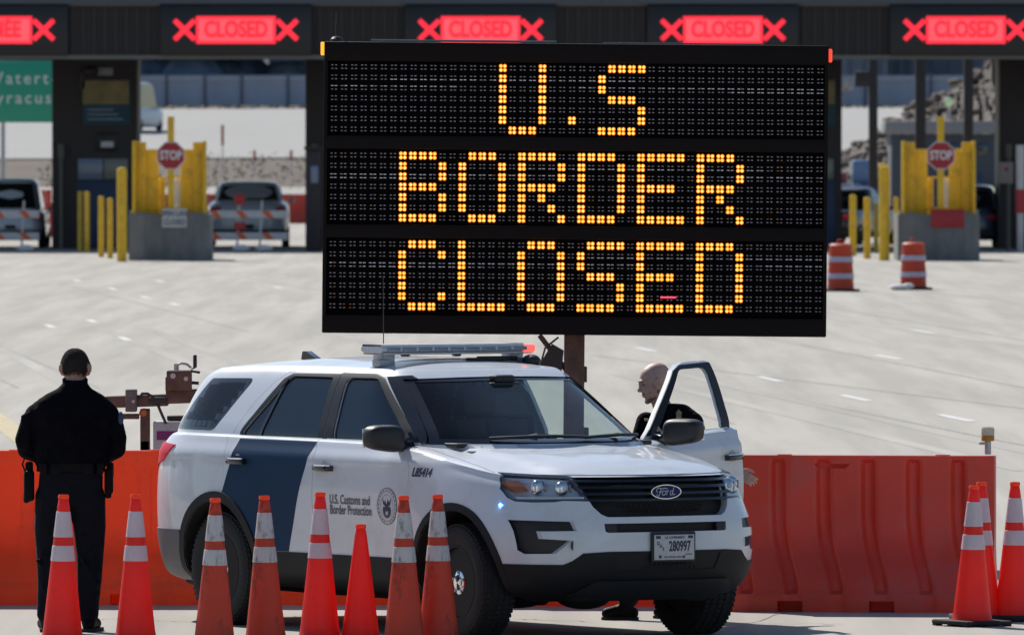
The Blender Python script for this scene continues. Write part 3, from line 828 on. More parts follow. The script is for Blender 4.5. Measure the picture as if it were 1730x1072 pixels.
b3.build('script_lettering', mat('badge_script', (.75, .77, .8), .25, metal=.6), bo)

# --- headlamps
for s in (-1, 1):
    hd = part('headlight', lamps[s][0], M['lamp_body'])
    h = HDL if s < 0 else mirror_poly(HDL)
    part('lens', inter(shell('L', .001, -.004), fprism(grow(h, .002), .15)), M['lens_clear'], hd)
    rim = sub(inter(shell('L', -.012, -.04), fprism(h, .15)), fprism(grow(h, -.014), .1))
    part('lamp_rim', rim, M['decal_grey'], hd)
    for k, (y, z, w, hh) in enumerate(((.625, .975, .095, .05), (.735, .98, .085, .052))):
        p = on_front(s * y, z, -.045); rm = MB()
        rm.sphere((p.x, p.y, p.z), (.03, w * .62, hh), 20, 12)
        rm.build('reflector_bowl', M['chrome'], hd)
        q = MB(); q.sphere((p.x + .026, p.y, p.z), (.012, .022, .018)); q.build('bulb_shield', M['lamp_body'], hd)
        q = MB()
        for g_ in range(4): q.bbox((p.x + .022, p.y + s * (-.04 + .026 * g_), p.z), (.01, .004, .055), .001)
        q.build('reflector_ribs', M['steel'], hd)
    am = inter(inter(shell('L', -.012, -.03), fprism([(s * .862, 1.015), (s * .80, 1.02), (s * .785, .955), (s * .835, .948)] if s > 0 else [(-.862, 1.015), (-.80, 1.02), (-.785, .955), (-.835, .948)], .15)), fprism(h, .1))
    part('amber_reflector', am, M['amber'], hd)
    dl = inter(inter(shell('L', -.008, -.02), fprism([(s * .545, .912), (s * .84, .908), (s * .84, .921), (s * .545, .925)], .15)), fprism(h, .1))
    part('daytime_light_strip', dl, M['white'], hd)
    ik = part('bumper_intake', lamps[s][1], M['black_plastic'])
    # round fog-lamp blank
    p = on_front(s * .655, .622, .0015); rg = MB(); rg.lathe([(.030, 0), (.028, .001), (.026, 0)], 28, 0, Matrix.Translation(p) @ Matrix.Rotation(R(-s * 24), 4, 'Z') @ Matrix.Rotation(R(90), 4, 'Y'))
    rg.build('tow_cover_ring', M['decal_grey'], car)
# small blue strobe
for s in (-1, 1):
    p = on_front(s * .905, .868); q = MB(); q.sphere((p.x + .004, p.y + s * .006, p.z), .011, 14, 10)
    ob = q.build('strobe_light', mat('blue_strobe', (.1, .3, 1), .2, emit=(.12, .38, 1), estr=14) if s < 0 else M['lens_clear'], car)
    if s < 0:
        q = MB(); q.lathe([(.020, 0), (.020, .004), (.012, .006)], 20, 0, Matrix.Translation(p) @ Matrix.Rotation(R(60), 4, 'Z') @ Matrix.Rotation(R(90), 4, 'Y')); q.build('strobe_bezel', mat('blue_bezel', (.05, .12, .6), .3, emit=(.02, .10, .9), estr=1.6), ob)
# tail lamps
for s in (-1, 1):
    tl = [(-3.45, 1.165), (-3.66, 1.175), (-4.2, 1.17), (-4.2, 1.02), (-3.75, 1.03), (-3.60, 1.06), (-3.52, 1.11)]
    t1 = part('tail_lamp', inter(shell('L', .010, -.02), sprism(tl, s, .55)), M['tail_red'])
    part('lower_strip', inter(shell('L', .009, -.02), sprism([(-3.78, 1.03), (-4.2, 1.02), (-4.2, .93), (-3.86, .96)], s, .55)), M['tail_red'], t1)

# --- number plate
pl = thing('x', None, None); bpy.data.objects.remove(pl)
px_ = .985
pm = MB(); pm.bbox((px_ - .004, .018, .605), (.02, .335, .19), .008); plo = pm.build('number_plate', M['black_plastic'], car)
pm = MB(); pm.bbox((px_ + .010, .018, .603), (.006, .303, .158), .003); pm.build('plate_sheet', mat('plate_white', (.55, .55, .56), .5, noise=.05, nscale=30), plo)
pt = MB(); ux, uy = Vector((0, 1, 0)), Vector((0, 0, 1))
def ptext(s_, y, z, size, xs=1, off=0, font=None):
    v, f = text_mesh(s_, size, offset=off, xs=xs); put_flat(pt, v, f, (px_ + .0142, y, z), ux, uy)
ptext('280997', .058, .607, .088, .62, .003); ptext('U.S. GOVERNMENT', .02, .664, .021, .85, .0006); ptext('FOR OFFICIAL USE ONLY', .02, .541, .016, .9, .0005)
ptext('D', -.105, .628, .03, .9, .001); ptext('H', -.086, .610, .03, .9, .001); ptext('S', -.066, .592, .03, .9, .001)
pt.box((px_ + .0135, -.105, .667), (.002, .036, .018)); pt.box((px_ + .0135, .140, .667), (.002, .036, .018)); pt.box((px_ + .0135, -.09, .545), (.002, .02, .018)); pt.box((px_ + .0135, .09, .543), (.002, .012, .016)); pt.box((px_ + .0135, .125, .558), (.002, .05, .005))
pt.build('plate_lettering', M['decal_navy'], plo, fix=False)

# --- decals on the right and left side
def side_project(mb, v2, f, s, off=.0035, mi=0):
    vs = []
    for x, z in v2:
        h = BVH_L.ray_cast(Vector((x, s * 2, z)), Vector((0, -s, 0)))[0]
        vs.append((x, (h.y if h else s * .97) + s * off, z))
    mb.add(vs, f, mi)
for s in (-1, 1):
    # stripe pieces split at the door gaps follow the panel surfaces
    STR = [(-1.725, 1.222), (-2.66, 1.222), (-2.70, 1.10), (-2.76, .93), (-2.79, .85), (-2.79, .84)] + arcpts(RW, .372, .505, 78, 12, 9) + [(-2.37, .505), (-2.01, .505), (-1.86, .90)]
    stp = inter(shell('L', .0022, -.004), sprism(STR, s, .5)); stp = inter(stp, sprism(grow(RDR, -.005), s, .3))
    part('blue_stripe', stp, M['blue_stripe'], DOBJ['R', s])
def slanted_text(s_, size, xs, off, shear, x, z, s, m, name, parent, dz=0.0):
    v, f = text_mesh(s_, size, offset=off, xs=xs, shear=shear, align='LEFT', res=4); mb = MB()
    side_project(mb, [((x + a * (1 if s < 0 else -1)), z + b + dz * a) for a, b in v], f, s); return mb.build(name, m, parent, fix=False)
# words in a serif look: thin text with small foot serifs
def serif_line(mb, s_, size, xs, x, z, s):
    v, f = text_mesh(s_, size, offset=.0014, xs=xs, align='LEFT', res=4)
    side_project(mb, [(x + a * (1 if s < 0 else -1), z + b) for a, b in v], f, s)
for s in (-1, 1):
    mb = MB(); x0 = -1.485 if s < 0 else -.93
    serif_line(mb, 'U.S. Customs and', .084, .80, x0, .856, s); serif_line(mb, 'Border Protection', .084, .80, x0, .790, s)
    mb.build('agency_lettering', M['decal_grey'], DOBJ['F', s], fix=False)
    # round seal
    cx, cz, Rr = -.795, .83, .118
    ring = MB(); n = 48
    def disc_mesh(r, m, k=6, off=.003):
        vs = [(cx, cz)]; fs = []
        for j in range(1, k + 1):
            for i in range(n): vs.append((cx + r * j / k * math.cos(2 * math.pi * i / n), cz + r * j / k * math.sin(2 * math.pi * i / n)))
        fs += [(0, 1 + i, 1 + (i + 1) % n) for i in range(n)]
        for j in range(k - 1): fs += [(1 + j * n + i, 1 + (j + 1) * n + i, 1 + (j + 1) * n + (i + 1) % n, 1 + j * n + (i + 1) % n) for i in range(n)]
        side_project(ring, vs, fs, s, off, m)
    def annulus(r0, r1, m, off):
        vs = [(cx + r * math.cos(2 * math.pi * i / n), cz + r * math.sin(2 * math.pi * i / n)) for r in (r0, r1) for i in range(n)]
        side_project(ring, vs, [(i, n + i, n + (i + 1) % n, (i + 1) % n) for i in range(n)], s, off, m)
    disc_mesh(Rr, 1); annulus(Rr * .965, Rr, 0, .004); annulus(Rr * .80, Rr * .82, 0, .004); annulus(Rr * .62, Rr * .64, 2, .004)
    for k in range(22):   # tiny lettering round the rim reads as ticks
        a = R(20 + 320 * k / 21 - 90); r = Rr * .885
        side_project(ring, [(cx + r * math.cos(a) + .0045 * dx, cz + r * math.sin(a) + .0045 * dz) for dx, dz in ((-1, -1), (1, -1), (1, 1), (-1, 1))], [(0, 1, 2, 3)], s, .004, 2)
    def P2(pts, m, off=.0045): side_project(ring, [(cx + a * Rr, cz + b * Rr) for a, b in pts], [tuple(range(len(pts)))], s, off, m)
    for g in (-1, 1):      # eagle wings
        P2([(0, .30), (g * .12, .34), (g * .26, .22), (g * .44, .46), (g * .40, .22), (g * .34, .08), (g * .22, .02), (g * .1, -.05), (0, -.05)], 0)
        P2([(g * .06, -.08), (g * .34, .0), (g * .42, -.22), (g * .36, -.42), (g * .22, -.56), (0, -.64), (0, -.5), (g * .12, -.4)], 0)
        P2([(g * .03, -.36), (g * .14, -.30), (g * .12, -.44), (0, -.50)], 1, .006)
    P2([(-.09, .42), (.09, .42), (.07, .22), (0, .12), (-.07, .22)], 1, .006); P2([(-.15, .0), (.15, .0), (.15, -.14), (0, -.30), (-.15, -.14)], 0, .006)
    P2([(-.12, .13), (.12, .13), (.12, .02), (-.12, .02)], 0, .0065)
    ring.build('round_seal', [M['decal_navy'], mat('seal_white', (.62, .63, .66), .4), M['decal_grey']], DOBJ['F', s], fix=False)
    x0 = -.522 if s < 0 else -.22
    slanted_text('L85414', .075, .98, .003, .28, x0, 1.052, s, M['decal_navy'], 'fleet_number', car)

# --- wheels
def tyre_profile():
    return [(.228, -.09), (.235, -.115), (.27, -.127), (.315, -.128), (.345, -.118), (.362, -.098), (.368, -.06), (.369, 0), (.368, .06), (.362, .098), (.345, .118), (.315, .128), (.27, .127), (.235, .115), (.228, .09)]
M['tyre'] = mat('tyre_rubber', (.018, .018, .019), .8, noise=.25, nscale=10, bump=.25, bscale=90)
M['rim_black'] = mat('black_steel_wheel', (.008, .008, .009), .5, spec=.2)
def make_wheel(x, s, steer=0):
    w = thing('wheel', None, None); w.parent = car; w.location = (x, s * .845, WR); w.rotation_euler = (0, 0, steer)
    for k in ('label', 'category'): 
        if k in w.keys(): del w[k]
    t = MB(); t.lathe(tyre_profile(), 72, 0, axis='y', closed=True)
    # tread blocks
    for i in range(64):
        a = 2 * math.pi * i / 64
        for yy, w_, sk in ((-.088, .04, .3), (-.045, .034, -.3), (0, .034, .3), (.045, .034, -.3), (.088, .04, .3)):
            rr = .3705 if abs(yy) < .06 else .365
            Mx = Matrix.Rotation(a, 4, 'Y') @ Matrix.Translation((0, yy, rr)) @ Matrix.Rotation(sk, 4, 'Z')
            t.box((0, 0, 0), (.024, w_, .012), 0, Mx)
    for i in range(60):      # sidewall ribs
        a = 2 * math.pi * i / 60
        for sg in (-1, 1): t.box((0, 0, 0), (.016, .006, .026), 0, Matrix.Rotation(a, 4, 'Y') @ Matrix.Translation((0, sg * .116, .344)))
    ty = t.build('tyre', M['tyre'], w)
    rm = MB(); o = s
    rm.lathe([(.232, o * .10), (.236, o * .118), (.222, o * .118), (.212, o * .085), (.205, o * .03), (.185, o * .045), (.14, o * .07), (.10, o * .06), (.06, o * .065), (0, o * .065)], 56, 0, axis='y')
    rm.lathe([(.232, -o * .1), (.215, -o * .09), (.205, o * .02)], 56, 0, axis='y')
    rim = rm.build('rim', M['rim_black'], w)
    hl = MB()
    for i in range(10):
        a = 2 * math.pi * i / 10; hl.lathe([(0, o * .0795), (.017, o * .0785), (.020, o * .069)], 12, 0, Matrix.Translation((.165 * math.cos(a), -o * .017, .165 * math.sin(a))), axis='y')
    hl.build('rim_holes', M['dark'], rim)
    cp = MB(); cp.lathe([(.098, o * .062), (.096, o * .085), (.075, o * .100), (.05, o * .104), (.045, o * .112), (0, o * .115)], 36, 0, axis='y'); cap = cp.build('hub_cap', M['chrome'], rim)
    lu = MB()
    for i in range(5):
        a = 2 * math.pi * i / 5 + .3; lu.cyl((.065 * math.cos(a), o * .095, .065 * math.sin(a)), (.065 * math.cos(a), o * .108, .065 * math.sin(a)), .011, n=6)
    lu.build('wheel_nut', M['steel'], cap)
    return w
STEER = R(-4)
for x, s, st in ((-.01, -1, STEER), (-.01, 1, STEER), (RW, -1, 0), (RW, 1, 0)): make_wheel(x, s, st)
# --- underbody
ub = MB()
ub.bbox((-1.3, 0, .31), (3.4, 1.25, .12), .03); ub.bbox((.35, 0, .34), (.8, 1.1, .16), .05)
for x in (-.01, RW):
    ub.cyl((x, -.72, .33), (x, .72, .33), .045, n=12); ub.bbox((x + .08, 0, .29), (.3, .9, .08), .03)
    for s in (-1, 1): ub.tube([(x + .05, s * .35, .27), (x, s * .72, .25)], .035, 8)
ub.tube([(.1, -.38, .26), (-.9, -.32, .235), (-2.2, -.35, .24), (-3.2, -.5, .26), (-3.9, -.55, .27)], .045, 10)
ub.sphere((-.55, -.2, .25), (.35, .16, .08)); ub.sphere((.25, -.18, .265), (.22, .15, .075)); ub.bbox((.55, .45, .30), (.12, .2, .12), .03)
ub.build('underbody', mat('dirty_underbody', (.012, .012, .012), .9, noise=.3), car)
for wx, r in ((-.03, .455), (RW, .44)):
    for sg in (-1, 1):
        tube_ = sub(cyl_m((wx, sg * .60, .372), (wx, sg * 1.3, .372), r + .004), cyl_m((wx, sg * .59, .372), (wx, sg * 1.31, .372), r - .006))
        disc_ = cyl_m((wx, sg * .592, .372), (wx, sg * .606, .372), r + .002)
        wl = inter(LOFT('L', -.001), uni(tube_, disc_)); part('wheel_liner', wl, M['dark'])

# --- cabin
cab = MB(); cab.bbox((-.60, 0, 1.06), (.62, 1.52, .26), .09); cab.bbox((-.45, 0, 1.165), (.5, 1.46, .05), .02); cab.bbox((-.95, .0, .85), (.5, .32, .5), .05)
cab.build('dashboard', M['seat'], car)
fl = MB(); fl.bbox((-2.2, 0, .43), (3.3, 1.6, .05), .01); fl.build('cabin_floor', M['seat'], car)
for s in (-1, 1):
    st = MB()
    st.bbox((-1.45, s * .40, .72), (.52, .52, .24), .08); 
    st.bbox((-1.76, s * .40, 1.05), (.17, .50, .62), .07, rot=Matrix.Rotation(R(-14), 3, 'Y'))
    se = st.build('front_seat', M['seat'], car)
    hr = MB(); hr.bbox((-1.88, s * .40, 1.46), (.11, .27, .19), .045, rot=Matrix.Rotation(R(-10), 3, 'Y')); hr.cyl((-1.86, s * .34, 1.33), (-1.87, s * .34, 1.42), .007); hr.cyl((-1.86, s * .46, 1.33), (-1.87, s * .46, 1.42), .007)
    hr.build('headrest', M['seat'], se)
rs = MB(); rs.bbox((-2.45, 0, .72), (.5, 1.3, .22), .07); rs.bbox((-2.74, 0, 1.02), (.16, 1.3, .5), .06); rs.build('rear_bench', M['seat'], car)
pg = MB()   # prisoner partition: frame with a mesh upper half
pg.tube([(-2.02, -.66, .9), (-2.02, -.64, 1.30), (-2.06, -.56, 1.60), (-2.06, .56, 1.60), (-2.02, .64, 1.30), (-2.02, .66, .9)], .016, 8)
pg.bbox((-2.02, 0, .93), (.02, 1.36, .6), .006)
for i in range(19): y = -.60 + i * 1.2 / 18; pg.cyl((-2.03, y, 1.22), (-2.055, y * .95, 1.60), .0028, n=5)
for i in range(8): z = 1.25 + i * .045; pg.cyl((-2.04, -.63, z), (-2.04, .63, z), .0028, n=5)
pg.build('partition_cage', M['black_plastic'], car)
sw = MB(); Ms = Matrix.Translation((-1.05, .40, 1.09)) @ Matrix.Rotation(R(65), 4, 'Y')
sw.tube([Ms @ Vector((.185 * math.cos(2 * math.pi * i / 28), .185 * math.sin(2 * math.pi * i / 28), 0)) for i in range(29)], .015, 8); sw.sphere(tuple(Ms @ Vector((0, 0, -.02))), (.05, .07, .06)); 
for a in (0, 120, 240): sw.cyl(Ms @ Vector((0, 0, -.02)), Ms @ Vector((.18 * math.cos(R(a)), .18 * math.sin(R(a)), 0)), .012, n=6)
sw.build('steering_wheel', M['black_plastic'], car)
mm = MB(); mm.bbox((-.93, 0, 1.575), (.03, .24, .065), .012); mm.bbox((-.98, 0, 1.63), (.12, .16, .05), .02); mm.build('rear_view_mirror', M['black_plastic'], car)
lp = MB(); lp.bbox((-.86, -.02, 1.27), (.04, .30, .20), .01, rot=Matrix.Rotation(R(-15), 3, 'Y')); lp.cyl((-.9, -.02, .9), (-.88, -.02, 1.2), .02); lp.build('laptop', M['black_plastic'], car)

# --- roof equipment
def roofz(x, y): 
    h = BVH_G.ray_cast(Vector((x, y, 3)), Vector((0, 0, -1)))[0]; return h.z
lx = -1.56
lb = thing('light_bar', None, None); lb.parent = car; lb.location = (0, -.025, 0); lb.scale = (1, .885, 1)
for k in ('label', 'category'):
    if k in lb.keys(): del lb[k]
def bar_profile(y0, y1, mi, mb, z0=1.785, z1=1.85, dx=.13):
    pf = [(-dx, z0 + .01), (-dx, z1 - .012), (-dx + .02, z1), (dx - .02, z1), (dx, z1 - .012), (dx, z0 + .01), (dx - .02, z0), (-dx + .02, z0)]
    vs = [(lx + a, y0, b) for a, b in pf] + [(lx + a, y1, b) for a, b in pf]; n = 8
    mb.add(vs, [tuple(range(n)), tuple(range(n, 2 * n))] + [(i, (i + 1) % n, n + (i + 1) % n, n + i) for i in range(n)], mi)
M['bar_lens'] = mat('frosted_lamp_module', (.50, .55, .64), .15, coat=1, noise=.15, nscale=60)
M['bar_red'] = mat('red_lit_module', (.6, .03, .03), .2, emit=(1, .10, .08), estr=1.3)
mb = MB(); bar_profile(-.655, .655, 0, mb, 1.780, 1.796, .12); mb.build('bar_base', M['white'], lb)
mb = MB(); bar_profile(-.665, .575, 0, mb, 1.796, 1.836); mb.build('clear_lens', M['bar_lens'], lb)
mb = MB(); bar_profile(.577, .665, 0, mb, 1.790, 1.838); mb.build('red_lens', M['bar_red'], lb)
mb = MB(); bar_profile(-.665, .575, 0, mb, 1.837, 1.845, .115); mb.build('bar_top', M['white'], lb)
for k in range(9):
    y = -.60 + k * .138; mb = MB(); mb.bbox((lx + .132, y + .03, 1.8155), (.012, .11, .026), .003)
    for g_ in range(6): mb.sphere((lx + .139, y - .015 + g_ * .018, 1.8155), .008, 8, 6)
    mb.build('led_module', mat('led_module', (.30, .36, .42), .25, metal=.5) if k == 0 else bpy.data.materials['led_module'], lb)
for s in (-1, 1):
    mb = MB(); z = roofz(lx, s * .56); mb.bbox((lx, s * .56, (z + 1.785) / 2), (.14, .10, 1.79 - z + .02), .015); mb.bbox((lx + .05, s * .62, z + .02), (.09, .10, .05), .01); mb.build('mounting_foot', M['steel'], lb)
# second bar / cable tray behind and items on the roof
mb = MB(); mb.bbox((-2.15, .22, 1.80), (.10, .55, .035), .01); mb.bbox((-2.15, .02, 1.775), (.05, .05, .05), .01); mb.bbox((-2.15, .42, 1.775), (.05, .05, .05), .01); mb.bbox((-2.13, .44, 1.822), (.08, .14, .012), .004)
rk = mb.build('roof_rack_bar', M['black_plastic'], car)
mb = MB(); mb.bbox((-2.10, .12, 1.8205), (.03, .07, .006), .002); mb.build('warning_sticker', M['yellow'], rk)
mb = MB(); z = roofz(-1.35, .5); mb.sphere((-1.38, .50, z + .02), (.07, .06, .045)); mb.bbox((-1.48, .30, roofz(-1.48, .3) + .012), (.05, .30, .03), .01); mb.bbox((-1.42, .18, roofz(-1.42, .18) + .01), (.05, .30, .018), .006); mb.build('roof_beacon_base', M['black_plastic'], car)
mb = MB(); z = roofz(-3.2, 0)
mb.prism([(-3.13, z - .004), (-3.33, z - .004), (-3.36, z + .01), (-3.345, z + .06), (-3.30, z + .062)], -.022, .022); mb.build('shark_fin_antenna', M['black_gloss'], car)
mb = MB(); z = roofz(-2.35, -.02); mb.cyl((-2.35, -.02, z - .005), (-2.35, -.02, z + .06), .018, .008, n=12); mb.cyl((-2.35, -.02, z + .06), (-2.352, -.02, z + .52), .0035, .0022, n=6); mb.build('whip_antenna', M['black_plastic'], car)
# ------------------------------------------------------------------ variable message board
SD = 85.8
bs = F / SD          # px per metre at the board
board = thing('message_board', 'large black message board in amber lights reading U.S BORDER CLOSED', 'message board', at(548, 70, SD))
board.rotation_euler = (0, R(.5), 0)
M['board'] = mat('board_black', (.008, .006, .006), .7, spec=.15, noise=.15, nscale=2)
M['board_face'] = mat('board_face', (.002, .0015, .002), .8, spec=.06)
M['led_off'] = mat('unlit_lens', (.40, .39, .42), .35)
M['led_off2'] = mat('unlit_lens_pale', (.85, .85, .9), .2)
M['led_off3'] = mat('unlit_lens_amber', (.45, .18, .03), .3)
M['led_on'] = mat('lit_lamp_core', (1, .6, .2), .5, emit=(1.0, .60, .15), estr=1.9)
M['led_dim'] = mat('lit_lamp_core_dimmer', (1, .6, .2), .5, emit=(1.0, .50, .08), estr=1.45)
M['led_ring'] = mat('lit_lamp_edge', (1, .3, .02), .5, emit=(1.0, .26, .008), estr=1.0)
def pb(x, y): return (x / bs, -y / bs)      # board pixels -> metres (x right, z down from the top left corner)
BW, BH = 852 / bs, 492 / bs
mb = MB()
rows_ = [(33, 158), (181, 308), (331, 461)]
# housing: back box and the raised bands of the front
mb.bbox((BW / 2, .16, -BH / 2), (BW, .26, BH), .012)
prev = 0
for a, b in rows_ + [(492, 492)]:
    z0, z1 = prev / bs, a / bs
    mb.bbox((BW / 2, .01, -(z0 + z1) / 2), (BW - .004, .07, z1 - z0 - .002), .008); prev = b
mb.bbox((.014, .01, -BH / 2), (.028, .068, BH - .01), .004); mb.bbox((BW - .014, .01, -BH / 2), (.028, .068, BH - .01), .004)
mb.build('housing', M['board'], board)
FONT = {'U': ["10001"] * 6 + ["01110"], '.': ["0", "0", "0", "0", "0", "1", "0"], 'S': ["01111", "10000", "10000", "01110", "00001", "00001", "11110"],
        'B': ["11110", "10001", "10001", "11110", "10001", "10001", "11110"], 'O': ["01110"] + ["10001"] * 5 + ["01110"],
        'R': ["11110", "10001", "10001", "11110", "10100", "10010", "10001"], 'D': ["11110"] + ["10001"] * 5 + ["11110"],
        'E': ["11111", "10000", "10000", "11110", "10000", "10000", "11111"], 'C': ["01110", "10001", "10000", "10000", "10000", "10001", "01110"], 'L': ["10000"] * 6 + ["11111"]}
LINES = [[('U', 17), ('.', 24), ('S', 27)], [(c, 7 + 6 * i) for i, c in enumerate('BORDER')], [(c, 7 + 6 * i) for i, c in enumerate('CLOSED')]]
Y0 = [112 - 69.5, 261.5 - 70, 411 - 70]; PR = 17.5; PC = 16.76
rnd = random.Random(11)
for li, line in enumerate(LINES):
    on = set()
    for ch, c0 in line:
        for r_, row in enumerate(FONT[ch]):
            for c_, b in enumerate(row):
                if b == '1': on.add((r_, c0 + c_))
    a, b = rows_[li]
    pm = MB(); pm.box((BW / 2, .029, -(a + b) / 2 / bs), (BW - .05, .004, (b - a) / bs)); 
    panel = pm.build('display_panel', M['board_face'], board)
    off = MB(); lit = MB(); phase = rnd.random() * 6
    for r_ in range(7):
        for c_ in range(50):
            cx, cy = 17 + PC * c_, Y0[li] + PR * r_
            if (r_, c_) in on:
                for dx in (-3.3, 3.3):
                    for dy in (-3.4, 3.4):
                        x, z = pb(cx + dx, cy + dy); n = 10
                        ring = [(x + k / bs * math.cos(2 * math.pi * i / n), .012 if k < 3 else .014, z + k / bs * math.sin(2 * math.pi * i / n)) for k in (1.75, 3.35) for i in range(n)]
                        lit.add(ring, [tuple(range(n))], rnd.choice((0, 0, 2))); lit.add(ring, [(i, n + i, n + (i + 1) % n, (i + 1) % n) for i in range(n)], 1)
                        lit.cyl((x, .026, z), (x, .0145, z), 3.1 / bs, n=8, mi=1, caps=False)
            else:
                bright = math.sin(c_ * .11 + phase) * .5 + 1.4
                for di, dy in enumerate((-3.0, 3.0)):
                    for dx in (-3.2, 3.2):
                        w = 1.9 if (r_ in (1, 2) and abs((r_ - 1) * 2 + di - bright * 1.3) < .7) else 1.3
                        mi = 1 if (w > 1.8 and rnd.random() < .8) else (2 if (li > 0 and rnd.random() < .05) else 0)
                        x, z = pb(cx + dx, cy + dy)
                        off.box((x, .022, z), (2 * (w + .35) / bs, .006, 1.35 / bs), mi)
    tag(off.build('unlit_lamps', [M['led_off'], M['led_off2'], M['led_off3']], panel), kind='stuff')
    lit.build('lit_text_line', [M['led_on'], M['led_ring'], M['led_dim']], panel, fix=False)
rl = MB(); x, z = pb(34.6 * 16.76 + 17 - 12, 497 - 70); rl.box((x, .012, z), (.12, .004, .012)); rl.build('red_status_light', mat('red_status', (1, .1, .15), .4, emit=(1, .06, .12), estr=1.2), board)
# thin steel rods on the top cover
tc_ = MB(); tc_.tube([(.35, .05, .012), (1.75, .05, .012)], .009, 6); tc_.tube([(2.1, .1, .008), (3.3, .1, .008)], .005, 6); tc_.build('top_rail', M['steel'], board)
for nm, x, z, m in (('amber_marker_light', -.012, -.055, mat('amber_marker', (.9, .35, .02), .3, emit=(1, .42, .03), estr=1.1)), ('red_marker_light', BW + .012, -.075, mat('red_marker', (.9, .05, .03), .3, emit=(1, .06, .03), estr=1.0))):
    q = MB(); q.bbox((x, .05, z), (.03, .05, .10), .008); q.build(nm, m, board)
an = MB(); an.lathe([(.045, 0), (.045, .02), (.03, .035), (0, .04)], 20, 0, Matrix.Translation((.09, .12, 0))); an.tube([(.085, .12, .03), (.082, .12, .10), (.088, .12, .16), (.086, .12, .22)], .004, 6); an.build('antenna', M['black_plastic'], board)
# mast and braces, trailer deck below
mz = -BH; mx = (975 - 548) / bs; gz = -at(548, 70, SD).z
ms = MB(); ms.bbox((mx, .22, (mz + .06 + gz + .5) / 2), (.155, .155, (mz + .06) - (gz + .5)), .012); ms.build('mast', M['rust'], board)
ms = MB()
ms.bbox((mx - .16, .20, mz - .14), (.04, .04, .34), .006, rot=Matrix.Rotation(R(40), 3, 'Y') if False else Matrix.Rotation(R(-38), 3, 'Y')); ms.build('support_bracket', M['rust'], board)
ms = MB(); ms.prism([(mx - .32, mz - .33), (mx - .10, mz - .33), (mx - .08, mz - .12), (mx - .17, mz - .07)], .14, .30); ms.tube([(mx - .26, .2, mz - .25), (mx - .22, .2, mz - .10), (mx - .12, .2, mz - .02)], .008, 6); ms.build('winch_box', M['black_plastic'], board)
ms = MB(); ms.bbox((mx + .085, .25, mz - .30), (.025, .08, .12), .006); ms.bbox((mx + .09, .24, mz - .75), (.05, .08, .10), .01); ms.build('mast_clamp', M['rust'], board)
dk = MB(); dk.bbox((mx, .4, gz + .55), (2.6, 1.3, .12), .02)
dk.bbox((mx - .7, .3, gz + .85), (.8, .6, .5), .03); dk.build('trailer_deck', M['rust'], board)
for s in (-1, 1):
    wv = MB(); Mx = Matrix.Translation((mx + s * .0, .4 + s * .75, gz + .33)); wv.lathe([(.15, -.09), (.30, -.1), (.33, -.06), (.33, .06), (.30, .1), (.15, .09)], 40, 0, Mx, axis='y', closed=True); wv.lathe([(0, 0), (.15, .02), (.15, -.02), (0, -.03)], 24, 0, Mx, axis='y'); wv.build('trailer_wheel', M['tyre'], board)
for sx_ in (-1.2, 1.2):
    lg_ = MB(); lg_.cyl((mx + sx_, -.1, gz), (mx + sx_, -.1, gz + .62), .03, n=12); lg_.cyl((mx + sx_, -.1, gz), (mx + sx_, -.1, gz + .03), .1, n=20); lg_.build('jack_leg', M['steel'], board)

# ------------------------------------------------------------------ rusty towing equipment left of the car
TD = 82.0; ts = F / TD
tow = thing('tow_trailer', 'rusty steel tow beam and coupler of a trailer behind the orange barrier', 'trailer', (at(246, 700, TD).x, TD, 0))
def tz(py): return CZ - (py - 238) / ts
def tx(px): return (px - 246) / ts
mb = MB(); rb_ = Matrix.Rotation(R(-2.5), 3, 'Y')
mb.bbox((tx(231), 0, tz(677)), ((285 - 178) / ts, .12, 20 / ts), .01, rot=Matrix.Rotation(R(-2), 3, 'Y')); mb.bbox((tx(316), 0, tz(669)), ((352 - 281) / ts, .14, 23 / ts), .01, rot=Matrix.Rotation(R(-2), 3, 'Y')); mb.bbox((tx(205), .02, tz(703)), (60 / ts, .10, 9 / ts), .006)
mb.build('beam', M['rust'], tow)
mb = MB(); mb.bbox((tx(222), -.02, tz(676)), (19 / ts, .17, 38 / ts), .008); mb.build('clamp_bracket', mat('weathered_grey_steel', (.13, .11, .11), .7, noise=.25, nscale=10), tow)
mb = MB(); mb.bbox((tx(303), -.01, tz(642)), (42 / ts, .2, 34 / ts), .01); mb.bbox((tx(284), -.01, tz(648)), (8 / ts, .18, 24 / ts), .005)
mb.build('coupler_block', M['rust'], tow)
mb = MB(); mb.cyl((tx(293), -.115, tz(634)), (tx(293), -.10, tz(634)), .02, n=12); mb.cyl((tx(315), -.115, tz(639)), (tx(315), -.10, tz(639)), .016, n=12); mb.cyl((tx(226), -.12, tz(677)), (tx(226), -.10, tz(677)), .012, n=12); mb.build('bolt_heads', M['steel'], tow)
mb = MB(); mb.tube([(tx(298), 0, tz(625)), (tx(298), 0, tz(617)), (tx(306), 0, tz(613)), (tx(316), 0, tz(615)), (tx(323), 0, tz(621))], .009, 8); mb.cyl((tx(298), 0, tz(626)), (tx(298), 0, tz(614)), .018, n=10); mb.build('latch_wire', M['steel'], tow)
mb = MB(); mb.bbox((tx(329.5), 0, tz(610)), (6.5 / ts, .03, 22 / ts), .008); mb.tube([(tx(329), 0, tz(620)), (tx(320), 0, tz(626)), (tx(338), 0, tz(629))], .01, 6); mb.tube([(tx(322), 0, tz(646)), (tx(336), 0, tz(647))], .012, 6); mb.build('jack_handle', M['black_plastic'], tow)
